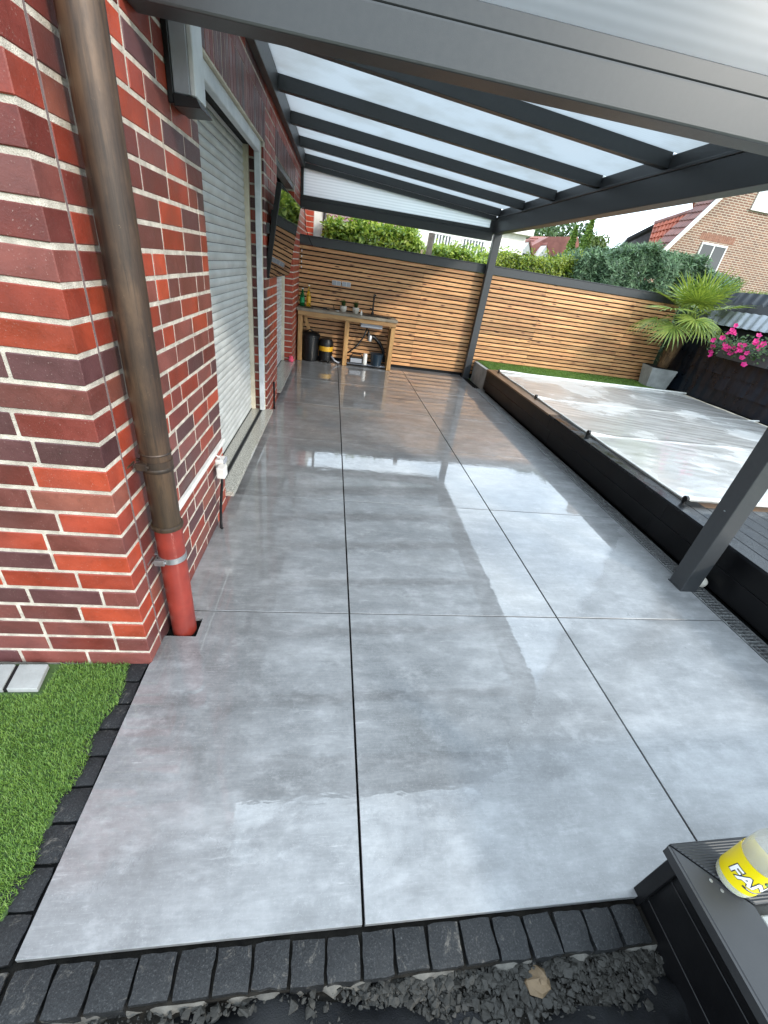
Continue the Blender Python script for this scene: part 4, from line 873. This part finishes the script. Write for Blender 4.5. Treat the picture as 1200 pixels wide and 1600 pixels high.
def textpts(body, size, off, shear=.12):
    cu = bpy.data.curves.new('print', 'FONT'); cu.body = body; cu.size = size; cu.offset = off; cu.align_x = 'CENTER'; cu.shear = shear; cu.resolution_u = 4; cu.space_character = .96
    ob = bpy.data.objects.new('print', cu); COL.objects.link(ob); dg = bpy.context.evaluated_depsgraph_get(); me = ob.evaluated_get(dg).to_mesh()
    bm = bmesh.new(); bm.from_mesh(me); bmesh.ops.triangulate(bm, faces=bm.faces); bmesh.ops.subdivide_edges(bm, edges=[e for e in bm.edges if e.calc_length() > .006], cuts=2, use_grid_fill=False); bmesh.ops.triangulate(bm, faces=bm.faces)
    v = [(p.co.x, p.co.y) for p in bm.verts]; bm.verts.index_update(); f = [tuple(q.index for q in x.verts) for x in bm.faces]; bm.free(); ob.evaluated_get(dg).to_mesh_clear(); bpy.data.objects.remove(ob); bpy.data.curves.remove(cu); return v, f
LA = R(258)
v, f = textpts('FANTA', .044, .0034); wrap(v, f, 'lettering_outline', 'print_navy', LA, .062, BR_+.0005)
v, f = textpts('FANTA', .044, .0013); wrap(v, f, 'lettering', 'print_white', LA, .062, BR_+.0009)
def ell(cx, cy, a, b, rot=0, n=20, h0=0, h1=2*math.pi):
    p = [(cx, cy)]; 
    for i in range(n+1):
        t = h0+(h1-h0)*i/n; x, y = a*math.cos(t), b*math.sin(t); p.append((cx+x*math.cos(rot)-y*math.sin(rot), cy+x*math.sin(rot)+y*math.cos(rot)))
    return p, [(0, i, i+1) for i in range(1, n+1)]
v, f = ell(.006, .100-.062, .016, .0075, -.5); wrap(v, f, 'leaf_outline', 'print_navy', LA, .062, BR_+.0007)
v, f = ell(.006, .100-.062, .0135, .0058, -.5); wrap(v, f, 'leaf_print', 'print_green', LA, .062, BR_+.0011)
v, f = ell(.030, .098-.062, .012, .008, -.2); wrap(v, f, 'fruit_print', 'print_orange', LA, .062, BR_+.0008)
def arc(x0, x1, y0, sag, wd, n=16):
    p = []
    for i in range(n+1):
        t = i/n; x = x0+(x1-x0)*t; y = y0-sag*math.sin(math.pi*t); p += [(x, y-wd/2), (x, y+wd/2)]
    return p, [(2*i, 2*i+2, 2*i+3, 2*i+1) for i in range(n)]
v, f = arc(-.03, .035, .054-.062, .006, .006); wrap(v, f, 'swoosh_print', 'print_navy', LA, .062, BR_+.0006)
v, f = arc(-.022, .03, .0535-.062, .004, .002); wrap(v, f, 'swoosh_print', 'print_white', LA, .062, BR_+.001)

# ------------------------------------------------------------------ palm in concrete planter
PX, PY = 6.13, 5.98
Mp = Matrix.Translation((PX, PY, 0))@Matrix.Rotation(R(-14), 4, 'Z')
def tap(b, t, z0, z1): 
    q = [(-1,-1), (1,-1), (1,1), (-1,1)]; return [Mp@Vector((x*b, y*b, z0)) for x, y in q], [Mp@Vector((x*t, y*t, z1)) for x, y in q]
pl = Thing('concrete_planter', 'tapered pale concrete planter in the corner holding the palm', 'planter', (PX, PY, .3))
pl.part('pot', G().hexa(*tap(.185, .235, .302, .66)), 'concrete', bevel=.006, segs=2)
pl.part('soil', G().hexa(*tap(.21, .21, .662, .668)), 'soil')
pm = Thing('fan_palm', 'small fan palm with yellow green fronds in the concrete planter', 'palm', (PX, PY, .66))
top = Vector((6.21, 5.93, 1.50))
pts = [Vector((PX+.02, PY, .66)).lerp(top, t)+Vector((.03*math.sin(t*3), 0, 0)) for t in np.linspace(0, 1, 9)]
pm.part('trunk', G().tube(pts, [.085, .10, .105, .11, .115, .115, .11, .09, .06], 12), 'palm_fibre', smooth=True)
gf = G()
for k in range(420):
    t = random.random(); p = pts[0].lerp(pts[-1], t); an = random.uniform(0, 6.28); rr = .10+.015*random.random(); q = p+Vector((rr*math.cos(an), rr*math.sin(an), 0)); e = q+Vector((.03*math.cos(an), .03*math.sin(an), random.uniform(.03, .09))); sd_ = Vector((-math.sin(an), math.cos(an), 0))*.008
    gf.add([q-sd_, q+sd_, e], [(0, 1, 2)])
pm.part('fibre', gf, 'palm_fibre', kind='stuff', fixn=False)
def frond(an, el, ln, fan, droop, seed):
    rd = random.Random(seed); d = Vector((math.cos(an)*math.cos(el), math.sin(an)*math.cos(el), math.sin(el))); g = G()
    p0 = top+d*.03; mid = p0+d*ln*.6+Vector((0,0,.03)); tip = p0+d*ln+Vector((0, 0, -droop*ln*.3))
    f = pm.part('frond', (lambda V: npmesh('frond', V-np.array(pm.base), 4))(fanverts(tip, (tip-mid).normalized(), fan, droop, rd)), 'palm')
    pm.part('petiole', g.tube([p0, mid, tip], [.012, .008, .006], 6), 'palm', f)
def fanverts(tip, d, fan, droop, rd):
    up = Vector((0,0,1)); side = d.cross(up).normalized(); nrm = side.cross(d).normalized(); V = []
    n = 27
    for i in range(n):
        a = -2.25+4.5*i/(n-1); ln = fan*(1-.28*(abs(a)/2.25)**2)*rd.uniform(.9, 1.08)
        v = (d*math.cos(a)+side*math.sin(a)+nrm*(.22+rd.uniform(-.05, .05))*math.cos(a*.5)).normalized(); wv = (side*math.cos(a)-d*math.sin(a)).normalized(); pv = None
        for k in range(5):
            t0 = k/5; t1 = (k+1)/5
            def P(t): return tip+v*ln*t+Vector((0,0,-1))*(droop*ln*.32*t**2.6)
            def Wd(t): return (.003+.0125*math.sin(min(1, t*1.35)*math.pi*.62))*(1 if t < .6 else (1-(t-.6)/.4)*.95+.05)
            for sgn in (-1, 1):
                fold = nrm*.35
                V += [P(t0), P(t0)+(wv*sgn+fold)*Wd(t0), P(t1)+(wv*sgn+fold)*Wd(t1), P(t1)] if sgn > 0 else [P(t0)+(wv*sgn+fold)*Wd(t0), P(t0), P(t1), P(t1)+(wv*sgn+fold)*Wd(t1)]
    return np.array([tuple(v) for v in V])
FR = [(200, 20, .62, .44, .5), (232, 42, .45, .48, .3), (262, 62, .40, .52, .15), (300, 55, .42, .48, .2), (335, 35, .5, .46, .4), (10, 22, .55, .46, .6), (175, 5, .55, .42, .8), (215, 6, .62, .42, 1.0), (252, 10, .46, .40, .9), (288, 2, .42, .38, .9), (322, 8, .5, .40, 1.1),
      (90, 50, .4, .46, .3), (140, 40, .45, .44, .4), (50, 35, .45, .44, .5), (275, 82, .3, .45, .1), (190, 60, .35, .48, .2), (240, 15, .5, .42, .7)]
for i, (an, el, ln, fa, dr) in enumerate(FR): frond(R(an), R(el), ln*1.0, fa*1.12, dr, i)

# ------------------------------------------------------------------ shed clad in black roof tiles, flower box
WX = 6.38
SH = Thing('tiled_shed', 'low shed clad in glossy black roof tiles along the right side', 'shed', (7.0, 3.5, 0))
SH.part('core', G().box(WX+.06, 8.2, 1.0, 6.38, -.1, 1.24), 'rubber_black')
def tilemesh(wd_, ht, dep=.018):
    n = 10; v = []
    for j, z in enumerate((0, ht)):
        for i in range(n+1):
            u = i/n; x = (.5-.5*math.cos(2*math.pi*u))*dep if u < .75 else (.5-.5*math.cos(2*math.pi*u))*dep
            v.append((-x-(.022 if j == 0 else 0), (u-.5)*wd_, z))
    v += [(p[0]+.014, p[1], p[2]) for p in v]
    o = 2*(n+1); f = [(i, i+1, n+2+i, n+1+i) for i in range(n)]+[(o+i+1, o+i, o+n+1+i, o+n+2+i) for i in range(n)]+[(i+1, i, o+i, o+i+1) for i in range(n)]
    g = G(); g.add(v, f); return g.mesh('roof_tile', smooth=40)
tm = tilemesh(.205, .27, .010); setm(tm, 'roof_black')
rows = [.345, .575, .805, 1.02]
for r_, z in enumerate(rows):
    y = 2.0
    while y < 6.25:
        SH.inst('roof_tile', tm, (WX+.03-.004*r_, y, z), rot=(0, random.gauss(0, .004), 0)); y += .2
SH.part('wall_top', G().box(WX-.02, 7.0, 1.0, 6.38, 1.241, 1.27), 'anthracite', bevel=.004)
# upper roof slope with pale ridge capping
zn = tilemesh(.17, .25, .03); setm(zn, 'zinc')
y = 2.4
while y < 6.2: SH.inst('ridge_cap', zn, (6.66, y, 1.50), rot=(0, R(18), 0)); y += .165
tm2 = tilemesh(.205, .27)
setm(tm2, 'roof_black')
for r_ in range(2):
    y = 2.0
    while y < 6.3: SH.inst('roof_tile', tm2, (6.95+.08*r_, y, 1.60+.2*r_), rot=(0, R(20), 0)); y += .2
SH.part('upper_core', G().prism([(6.72, 1.27), (8.2, 1.27), (8.2, 2.0), (7.12, 1.98), (6.74, 1.55)], 1.0, 6.36), 'rubber_black')
FX = Thing('flower_box', 'black balcony box hung on the tiled shed wall', 'flower box', (6.28, 4.75, 1.1))
FX.part('box', G().hexa([(6.20, 4.05, 1.06), (6.33, 4.05, 1.06), (6.33, 4.98, 1.06), (6.20, 4.98, 1.06)], [(6.17, 4.02, 1.24), (6.35, 4.02, 1.24), (6.35, 5.01, 1.24), (6.17, 5.01, 1.24)]), 'anthracite', bevel=.006)
FX.part('rim', G().box(6.16, 6.36, 4.01, 5.02, 1.2405, 1.255), 'anthracite', bevel=.003)
PT = Thing('petunia', 'pink petunias spilling from the black flower box', 'flowers', (6.27, 4.8, 1.25))
def leafcards(P, Nn, size, asp=.45, up=.0, jitter=.35):
    """folded leaf quads at P facing Nn"""
    n = len(P); Nn = Nn+np.random.normal(0, jitter, (n, 3)); Nn[:, 2] += up; Nn /= np.linalg.norm(Nn, axis=1)[:, None]
    t = np.random.normal(0, 1, (n, 3)); t -= (t*Nn).sum(1)[:, None]*Nn; t /= np.linalg.norm(t, axis=1)[:, None]; b = np.cross(Nn, t)
    s_ = (size*np.random.uniform(.65, 1.25, n))[:, None]; tip = P+t*s_; sd_ = b*s_*asp*.5; m = P+t*s_*.45+Nn*s_*.06
    V = np.stack([P, m+sd_-Nn*s_*.05, tip, m-sd_-Nn*s_*.05], 1); return V.reshape(-1, 3)
n = 900; u = np.random.uniform(4.1, 5.15, n); P = np.stack([6.27-np.abs(np.random.normal(0, .10, n)), u, 1.27+np.random.normal(0, .07, n)-.05*(u > 5.0)], 1)
PT.part('foliage', npmesh('foliage', leafcards(P, np.tile([-.5, -.4, .6], (n, 1)), .05, .5)-np.array(PT.base), 4), 'leaf_green', kind='stuff')
gfl = G(); nn_ = 15
pr = [(0, 0, -.014)]+[(.012*math.cos(2*math.pi*i/nn_), .012*math.sin(2*math.pi*i/nn_), 0) for i in range(nn_)]+[((.031+.006*math.cos(5*2*math.pi*i/nn_))*math.cos(2*math.pi*i/nn_), (.031+.006*math.cos(5*2*math.pi*i/nn_))*math.sin(2*math.pi*i/nn_), .008+.004*math.cos(5*2*math.pi*i/nn_)) for i in range(nn_)]
gfl.add(pr, [(0, 1+i, 1+(i+1)%nn_) for i in range(nn_)]+[(1+i, 1+nn_+i, 1+nn_+(i+1)%nn_, 1+(i+1)%nn_) for i in range(nn_)])
fm = gfl.mesh('blossom', smooth=True, fixn=False); setm(fm, 'petunia')
for k in range(34):
    yy = random.triangular(4.1, 5.25, 4.6); zz = 1.30+random.gauss(0, .10)-(.1 if yy > 4.95 else 0)
    PT.inst('blossom', fm, (6.14-random.uniform(0, .10), yy, zz), rot=Vector((-.75+random.gauss(0, .3), -.6+random.gauss(0, .3), .55)).to_track_quat('Z', 'Y').to_euler(), scale=[random.uniform(1.0, 1.35)]*3)

# ------------------------------------------------------------------ hedges behind the fence
def hedge(name, lab, x0, x1, y0, y1, ztop, n, size, m, asp=.42, lump=.12, z0=.6, base=None, sprig=0):
    t = Thing(name, lab, 'hedge', ((x0+x1)/2, (y0+y1)/2, -.1)); zf = ztop if callable(ztop) else (lambda x: ztop+0*x)
    # surface-biased sampling of the clipped volume, clumped
    x = np.random.uniform(x0, x1, n); w = np.random.rand(n); y = np.where(w < .45, y0+np.abs(np.random.normal(0, .09, n)), np.random.uniform(y0, y1, n))
    lum = lump*(np.sin(x*5.1+y*3)+.6*np.sin(x*11.3+1+y*7)+.5*np.sin(x*23+y*11))/2
    zt = zf(x)+lum*.55; z = np.where(w < .45, np.random.uniform(z0, 1, n)*0+z0+(zt-z0)*np.random.rand(n)**.6, zt-np.abs(np.random.normal(0, .08, n)))
    y = y+lum*.5*(w < .45)
    P = np.stack([x, y, z], 1); Nn = np.where((w < .45)[:, None], np.array([0, -1, .35]), np.array([0, -.35, 1.])); V = leafcards(P, Nn, size, asp, .1, .55)
    if sprig:
        k = sprig; xs = np.random.uniform(x0, x1, k); S = []
        for q in range(k):
            h_ = random.uniform(.08, .22); yb = random.uniform(y0, y0+.3); zb = float(zf(np.array([xs[q]]))[0]) if callable(ztop) else ztop
            m_ = 16; tt = np.random.rand(m_); S.append(np.stack([xs[q]+np.random.normal(0, .018, m_), yb+np.random.normal(0, .018, m_), zb-.04+tt*h_], 1))
        S = np.concatenate(S); V = np.concatenate([V, leafcards(S, np.random.normal(0, 1, (len(S), 3))*[1, 1, .4], size*.8, asp, .0, .3)])
    t.part('foliage', npmesh('foliage', V-np.array(t.base), 4), m)
    g = G()
    for q in range(int((x1-x0)/.5)+1): 
        xx = min(x1-.05, x0+.1+.5*q); g.tube([(xx, (y0+y1)/2, -.15), (xx+.05, (y0+y1)/2, 1.2)], [.03, .015], 6)
    t.part('stems', g, 'bark')
    cz0 = min(float(np.min(zf(np.linspace(x0, x1, 9)))), 9)-.25
    t.part('inner_twigs', G().box(x0+.10, x1-.10, y0+.13, y1-.12, .2, cz0+.12), 'hedge_core'); return t
hedge('laurel_hedge', 'yellow green laurel hedge behind the left half of the fence', -.36, 1.42, 7.3, 8.1, lambda x: 2.13+.05*np.sin(x*2.4), 8200, .095, 'laurel', sprig=90)
hedge('laurel_hedge', 'darker laurel and shrub hedge between the concrete post and the canopy post', 1.55, 2.75, 7.2, 8.0, lambda x: 2.05-.08*(x-1.6), 5200, .08, 'laurel', sprig=20)
hedge('privet_hedge', 'bright yellow green privet hedge right of the far canopy post', 2.8, 4.75, 7.4, 8.3, lambda x: 2.06+.08*(x-2.8), 14000, .055, 'laurel_y', .5, sprig=40)
hedge('conifer_hedge', 'blue green conifer hedge above the right part of the fence', 4.55, 8.25, 7.3, 8.9, lambda x: 2.16+.38*np.clip((x-4.5)/1.5, 0, 1)**.7-.40*np.clip((x-6.7)/1.5, 0, 1)**2+.04*np.sin(x*3.3), 64000, .11, 'conifer', .2, .34)
# weeds growing over the shed roof
def fx(n): return np.stack([np.random.uniform(7.15, 8.4, n), np.random.uniform(3.2, 6.4, n), np.full(n, 1.96)], 1)
solo('roof_weeds', npmesh('roof_weeds', blades(5200, fx, .20, .004, .5), 4), 'weed', 'pale tall grasses growing above the shed roof', None, kind='stuff')
solo('concrete_garden_post', G().box(1.43, 1.52, 6.86, 6.95, -.1, 2.20), 'concrete_post', 'weathered pinkish concrete post standing behind the fence', 'post', bevel=.006)

# ------------------------------------------------------------------ neighbouring buildings
def roofcourses(t, name, P00, P10, P01, P11, rows, cols, m, parent=None, amp=.045):
    """stepped pantile slope: P00,P10 eave ends, P01,P11 ridge ends; each course a mesh of its own"""
    P00, P10, P01, P11 = map(Vector, (P00, P10, P01, P11)); nrm = (P10-P00).cross(P01-P00).normalized()
    if nrm.z < 0: nrm = -nrm
    nu = cols*6
    for r_ in range(rows):
        v = []; v0, v1 = r_/rows, (r_+1.06)/rows
        for (vv, hh) in ((v0, .05), (v1, .0)):
            A, B = P00.lerp(P01, vv), P10.lerp(P11, vv)
            for i in range(nu+1): v.append(A.lerp(B, i/nu)+nrm*(hh+amp*(.5+.5*math.sin(2*math.pi*i/6))))
        for i in range(nu+1): v.append(P00.lerp(P01, v0).lerp(P10.lerp(P11, v0), i/nu)-nrm*.02)
        f = [(i, i+1, nu+2+i, nu+1+i) for i in range(nu)]+[(2*nu+2+i, 2*nu+3+i, i+1, i) for i in range(nu)]
        t.part('tile_course', (lambda g: g)(G().add(v, f)), m, parent, smooth=50, fixn=False)
def window(t, x0, x1, z0, z1, y, gl='glass', mull=1, parent=None):
    f = t.part('window', G().box(x0, x1, y-.05, y-.0, z0, z1), 'white_plastic', parent); n = mull+1; w_ = (x1-x0-.06*(n+1))/n
    if parent: return
    for i in range(n): t.part('pane', G().box(x0+.06+(w_+.06)*i, x0+.06+(w_+.06)*i+w_, y-.056, y-.0505, z0+.07, z1-.07), gl, f)
    t.part('window_sill', G().box(x0-.05, x1+.05, y-.10, y-.051, z0-.05, z0), 'render_white', f)
# brick gable house on the right
BH = Thing('brick_gable_house', 'pale brown brick gable house with red tiled roof at the right', 'house', (18.5, 22, 0))
gy = 18.0; ex, ez = 13.05, 2.75; ax_, az = 18.6, 10.5
BH.part('wall', G().prism([(13.35, -.15), (24., -.15), (24., 2.9), (ax_, az-.2), (13.35, 3.12)], gy, gy+.6), 'far_brick', label='pale brown brick gable wall')
window(BH, 15.45, 16.72, 2.75, 4.35, gy); window(BH, 16.95, 18.6, 5.72, 7.1, gy, 'glass_pale', 1)
gsol = G(); x = 15.25
while x < 16.95: gsol.box(x, x+.08, gy-.012, gy-.001, 4.42, 4.66); x += .1
BH.part('soldier_course', gsol, 'far_soldier', kind='stuff')
rd_ = .65
WING = [(13.78, 19.0, 3.2), (15.3, 18.5, 3.4), (14.55, 20.4, 5.0), (16.25, 19.0, 5.93)]; SLX = (13.85, 14.95); SLZ = (4.32, 5.12)
rf = BH.part('roof', G().hexa([(ex, gy-.25, ez), (ax_, gy-.25, az), (ax_, gy+rd_, az), (ex, gy+rd_, ez)], [(ex, gy-.25, ez+.1), (ax_, gy-.25, az+.1), (ax_, gy+rd_, az+.1), (ex, gy+rd_, ez+.1)]), 'roof_brown')
roofcourses(BH, 'tile_course', (ex-.05, gy-.22, ez+.12), (ex-.05, gy+rd_, ez+.12), (ax_, gy-.22, az+.14), (ax_, gy+rd_, az+.14), 26, 5, 'roof_brown', rf)
BH.part('verge_board', G().hexa([(ex-.12, gy-.32, ez-.12), (ax_, gy-.32, az-.1), (ax_, gy-.20, az-.1), (ex-.12, gy-.20, ez-.12)], [(ex-.12, gy-.32, ez+.10), (ax_, gy-.32, az+.14), (ax_, gy-.20, az+.14), (ex-.12, gy-.20, ez+.10)]), 'render_white', rf)
BH.part('right_roof', G().hexa([(ax_, gy-.25, az), (24.3, gy-.25, 2.6), (24.3, gy+9, 2.6), (ax_, gy+9, az)], [(ax_, gy-.25, az+.15), (24.3, gy-.25, 2.75), (24.3, gy+9, 2.75), (ax_, gy+9, az+.15)]), 'roof_red', rf)
A0, A1, B0, B1 = [Vector(p) for p in WING]
wg = BH.part('wing_roof', G().hexa([A0, A1, B1, B0], [p-Vector((-.1, .1, .12)) for p in (A0, A1, B1, B0)]), 'roof_red', label='red tiled slope of the rear wing')
roofcourses(BH, 'tile_course', A0+(A0-B0)*.0, A1, B0, B1, 8, 16, 'roof_red', wg, .05)
BH.part('wing_ridge', G().tube([B0, B0.lerp(B1, .5), B1], .11, 10), 'roof_brown', wg)
BH.part('wing_wall', G().prismz([(A0.x+.25, A0.y+.3), (A1.x+.3, A1.y+.3), (17.5, 20.8), (A0.x+.9, 20.8)], -.1, A0.z-.1), 'far_brick', wg)
sl_ = BH.part('slate_wing', G().prism([(SLX[0], -.1), (SLX[1]+.9, -.1), (SLX[1]+.9, SLZ[1]+.35), (SLX[1], SLZ[1]-.06), (SLX[0], SLZ[0]-.06)], 21.0, 21.1), 'slate_clad', label='grey slate clad wing behind the red slope')
dz_ = SLZ[1]-SLZ[0]
BH.part('slate_wing_roof', G().hexa([(SLX[0]-.12, 20.8, SLZ[0]-.09), (SLX[1]+.5, 20.8, SLZ[1]+.2), (SLX[1]+.5, 23.6, SLZ[1]-2.8), (SLX[0]-.12, 23.6, SLZ[0]-3.0)], [(SLX[0]-.12, 20.8, SLZ[0]+.05), (SLX[1]+.5, 20.8, SLZ[1]+.34), (SLX[1]+.5, 23.6, SLZ[1]-2.66), (SLX[0]-.12, 23.6, SLZ[0]-2.86)]), 'anthracite', sl_)
BH.part('chimney', G().box(17.2, 17.9, gy+3, gy+3.8, 6.2, 11.3), 'far_brick', rf)
# house with reddish hipped roof in the distance
FH = Thing('distant_house', 'distant house with pinkish red roof and white gables beyond the hedge', 'house', (14.5, 33, 0))
FH.part('wall', G().box(12.6, 17.5, 32, 37, -.2, 3.3), 'render_white')
r0 = FH.part('roof', G().prism([(11.9, 3.2), (14.6, 4.95), (16.7, 5.25), (18.0, 3.2)], 31.5, 37.5), 'roof_far')
roofcourses(FH, 'tile_course', (12.0, 31.4, 3.25), (17.9, 31.4, 3.25), (14.0, 33.2, 4.95), (16.8, 33.2, 5.25), 10, 16, 'roof_far', r0, .03)
for x in (12.9, 14.2):
    gb_ = FH.part('gable', G().prism([(x-.75, 3.0), (x+.75, 3.0), (x, 4.35)], 30.6, 33), 'render_white'); FH.part('gable_roof', G().hexa([(x, 30.5, 4.4), (x+.95, 30.5, 3.0), (x+.95, 33, 3.0), (x, 33, 4.4)], [(x, 30.5, 4.52), (x+1.05, 30.5, 3.05), (x+1.05, 33, 3.05), (x, 33, 4.52)]), 'roof_far', gb_)
    FH.part('gable_window', G().box(x-.22, x+.22, 30.56, 30.599, 3.1, 3.7), 'glass', gb_)
FH.part('window', G().box(15.4, 16.6, 31.95, 31.999, 1.5, 2.7), 'glass')
# low house with brown roof and white balustrade, left background
LH = Thing('low_house', 'low house with brown tiled roof seen between fence and canopy', 'house', (1, 20, 0))
LH.part('wall', G().box(-1.8, 3.6, 18.6, 24, -.2, 2.8), 'render_white')
r1 = LH.part('roof', G().hexa([(-2.2, 18.0, 2.72), (2.65, 18.0, 2.72), (2.65, 22, 4.4), (-2.2, 22, 4.4)], [(-2.2, 18.0, 2.8), (2.65, 18.0, 2.8), (2.65, 22, 4.5), (-2.2, 22, 4.5)]), 'roof_brown')
roofcourses(LH, 'tile_course', (-2.2, 17.95, 2.83), (2.65, 17.95, 2.83), (-2.2, 22, 4.53), (2.65, 22, 4.53), 12, 20, 'roof_brown', r1, .05)
LH.part('gutter', G().tube([(-2.2, 17.9, 2.72), (2.65, 17.9, 2.72)], .07, 10), 'wood_brown', r1)
LH.part('window', G().box(0, 1.2, 18.55, 18.599, 1.2, 2.3), 'glass')
BB = Thing('white_building', 'white rendered building with balcony behind the hedge', 'building', (5.0, 22, 0))
BB.part('wall', G().box(3.7, 8.6, 20.5, 27, -.2, 3.7), 'render_white'); 
for x in (4.1, 5.6): 
    q = BB.part('window', G().box(x, x+1.1, 20.45, 20.499, 2.1, 3.3), 'white_plastic'); BB.part('pane', G().box(x+.08, x+1.02, 20.44, 20.449, 2.18, 3.22), 'glass', q)
BB.part('roof', G().prism([(3.5, 3.7), (8.8, 3.7), (8.8, 3.95), (3.5, 3.95)], 20.2, 27.2), 'render_white')
BA = Thing('white_balustrade', 'white slatted balcony railing in the left background', 'railing', (4.0, 16, 0))
BA.part('top_rail', G().box(2.35, 6.6, 15.97, 16.03, 2.86, 2.92), 'white_plastic'); BA.part('bottom_rail', G().box(2.35, 6.6, 15.97, 16.03, 2.36, 2.42), 'white_plastic')
BA.part('platform', G().box(2.3, 6.6, 16.0, 20.4, 2.2, 2.34), 'wood_weathered')
mpk = boxmesh(.05, .03, .44, .002); setm(mpk, 'white_plastic')
x = 2.4
while x < 6.6: BA.inst('picket', mpk, (x, 16, 2.64)); x += .115
for x in (2.4, 4.4, 6.4): BA.part('support', G().box(x-.06, x+.06, 16.1, 16.22, -.15, 2.2), 'wood_weathered')

# ------------------------------------------------------------------ trees
def tree(name, lab, x, y, h, cr, m, n=2600, leaf=.22, trunk=.3, cyl=False, lobes=9):
    t = Thing(name, lab, 'tree', (x, y, -.15)); base = Vector((x, y, -.2)); g = G(); cz = h-cr[2]
    g.tube([base, base+Vector((.1*cr[0], 0, h*.35)), base+Vector((0, .05, cz))], [trunk, trunk*.75, trunk*.4], 8)
    cs = []
    for k in range(lobes):
        an = k*2.4+random.random(); el = random.uniform(-.5, 1); c = Vector((x+cr[0]*.62*math.cos(an)*math.cos(el), y+cr[1]*.62*math.sin(an)*math.cos(el), cz+cr[2]*.62*math.sin(el))); cs.append(c)
        g.tube([base+Vector((0, 0, h*.35)), base.lerp(c, .6)+Vector((0, 0, h*.15)), c], [trunk*.35, trunk*.2, trunk*.06], 5)
    t.part('trunk', g, 'bark', smooth=True)
    if cyl:
        tt = np.random.rand(n)**.75; an = np.random.uniform(0, 6.28, n); rr = np.sqrt(np.random.uniform(.3, 1, n))*np.clip(np.minimum(tt*6, (1-tt)**.8*1.35), 0, 1); P = np.stack([x+cr[0]*rr*np.cos(an), y+cr[1]*rr*np.sin(an), .2+(h-.2)*tt], 1); Nn = np.stack([np.cos(an), np.sin(an), np.full(n, .7)], 1)
    else:
        P = []; Nn = []
        for k in range(n):
            c = random.choice(cs); v = Vector((random.gauss(0, 1), random.gauss(0, 1), random.gauss(0, 1))).normalized(); q = random.uniform(.55, 1)**.6; P.append((c.x+v.x*cr[0]*.52*q, c.y+v.y*cr[1]*.52*q, c.z+v.z*cr[2]*.46*q)); Nn.append(tuple(v))
        P = np.array(P); Nn = np.array(Nn)
    t.part('crown', npmesh('crown', leafcards(P, Nn, leaf, .6, .1, .6)-np.array(t.base), 4), m)
tree('birch_tree', 'thin pale leaved tree just right of the far canopy post', 10.6, 29.5, 5.4, (1.0, 1.0, 2.0), 'weed', 2200, .22, .12)
tree('deciduous_tree', 'broad dark green tree above the pink roof', 16.6, 42, 7.4, (3.6, 3, 2.8), 'tree_leaf', 6000, .34, .4, lobes=14)
tree('deciduous_tree', 'tall rounded tree behind the pink roof ridge', 21.2, 43, 8.2, (3.4, 3, 3.2), 'tree_leaf', 6000, .34, .4, lobes=14)
tree('cypress_tree', 'shorter left one of two yellow green columnar cypresses', 13.15, 25, 4.95, (.55, .5, 2), 'cypress', 4200, .13, .1, True)
tree('cypress_tree', 'taller right one of two yellow green columnar cypresses', 13.95, 25, 5.6, (.62, .55, 2.4), 'cypress', 5200, .13, .1, True)
tree('small_tree', 'light green leafy tree right of the two cypresses', 15.7, 27, 5.2, (.95, .9, 1.7), 'weed', 2400, .2, .12)
tree('shrub_tree', 'dark green bush showing above the conifer hedge at its left end', 4.3, 12, 2.6, (1.2, .8, .9), 'laurel', 3000, .1, .08)
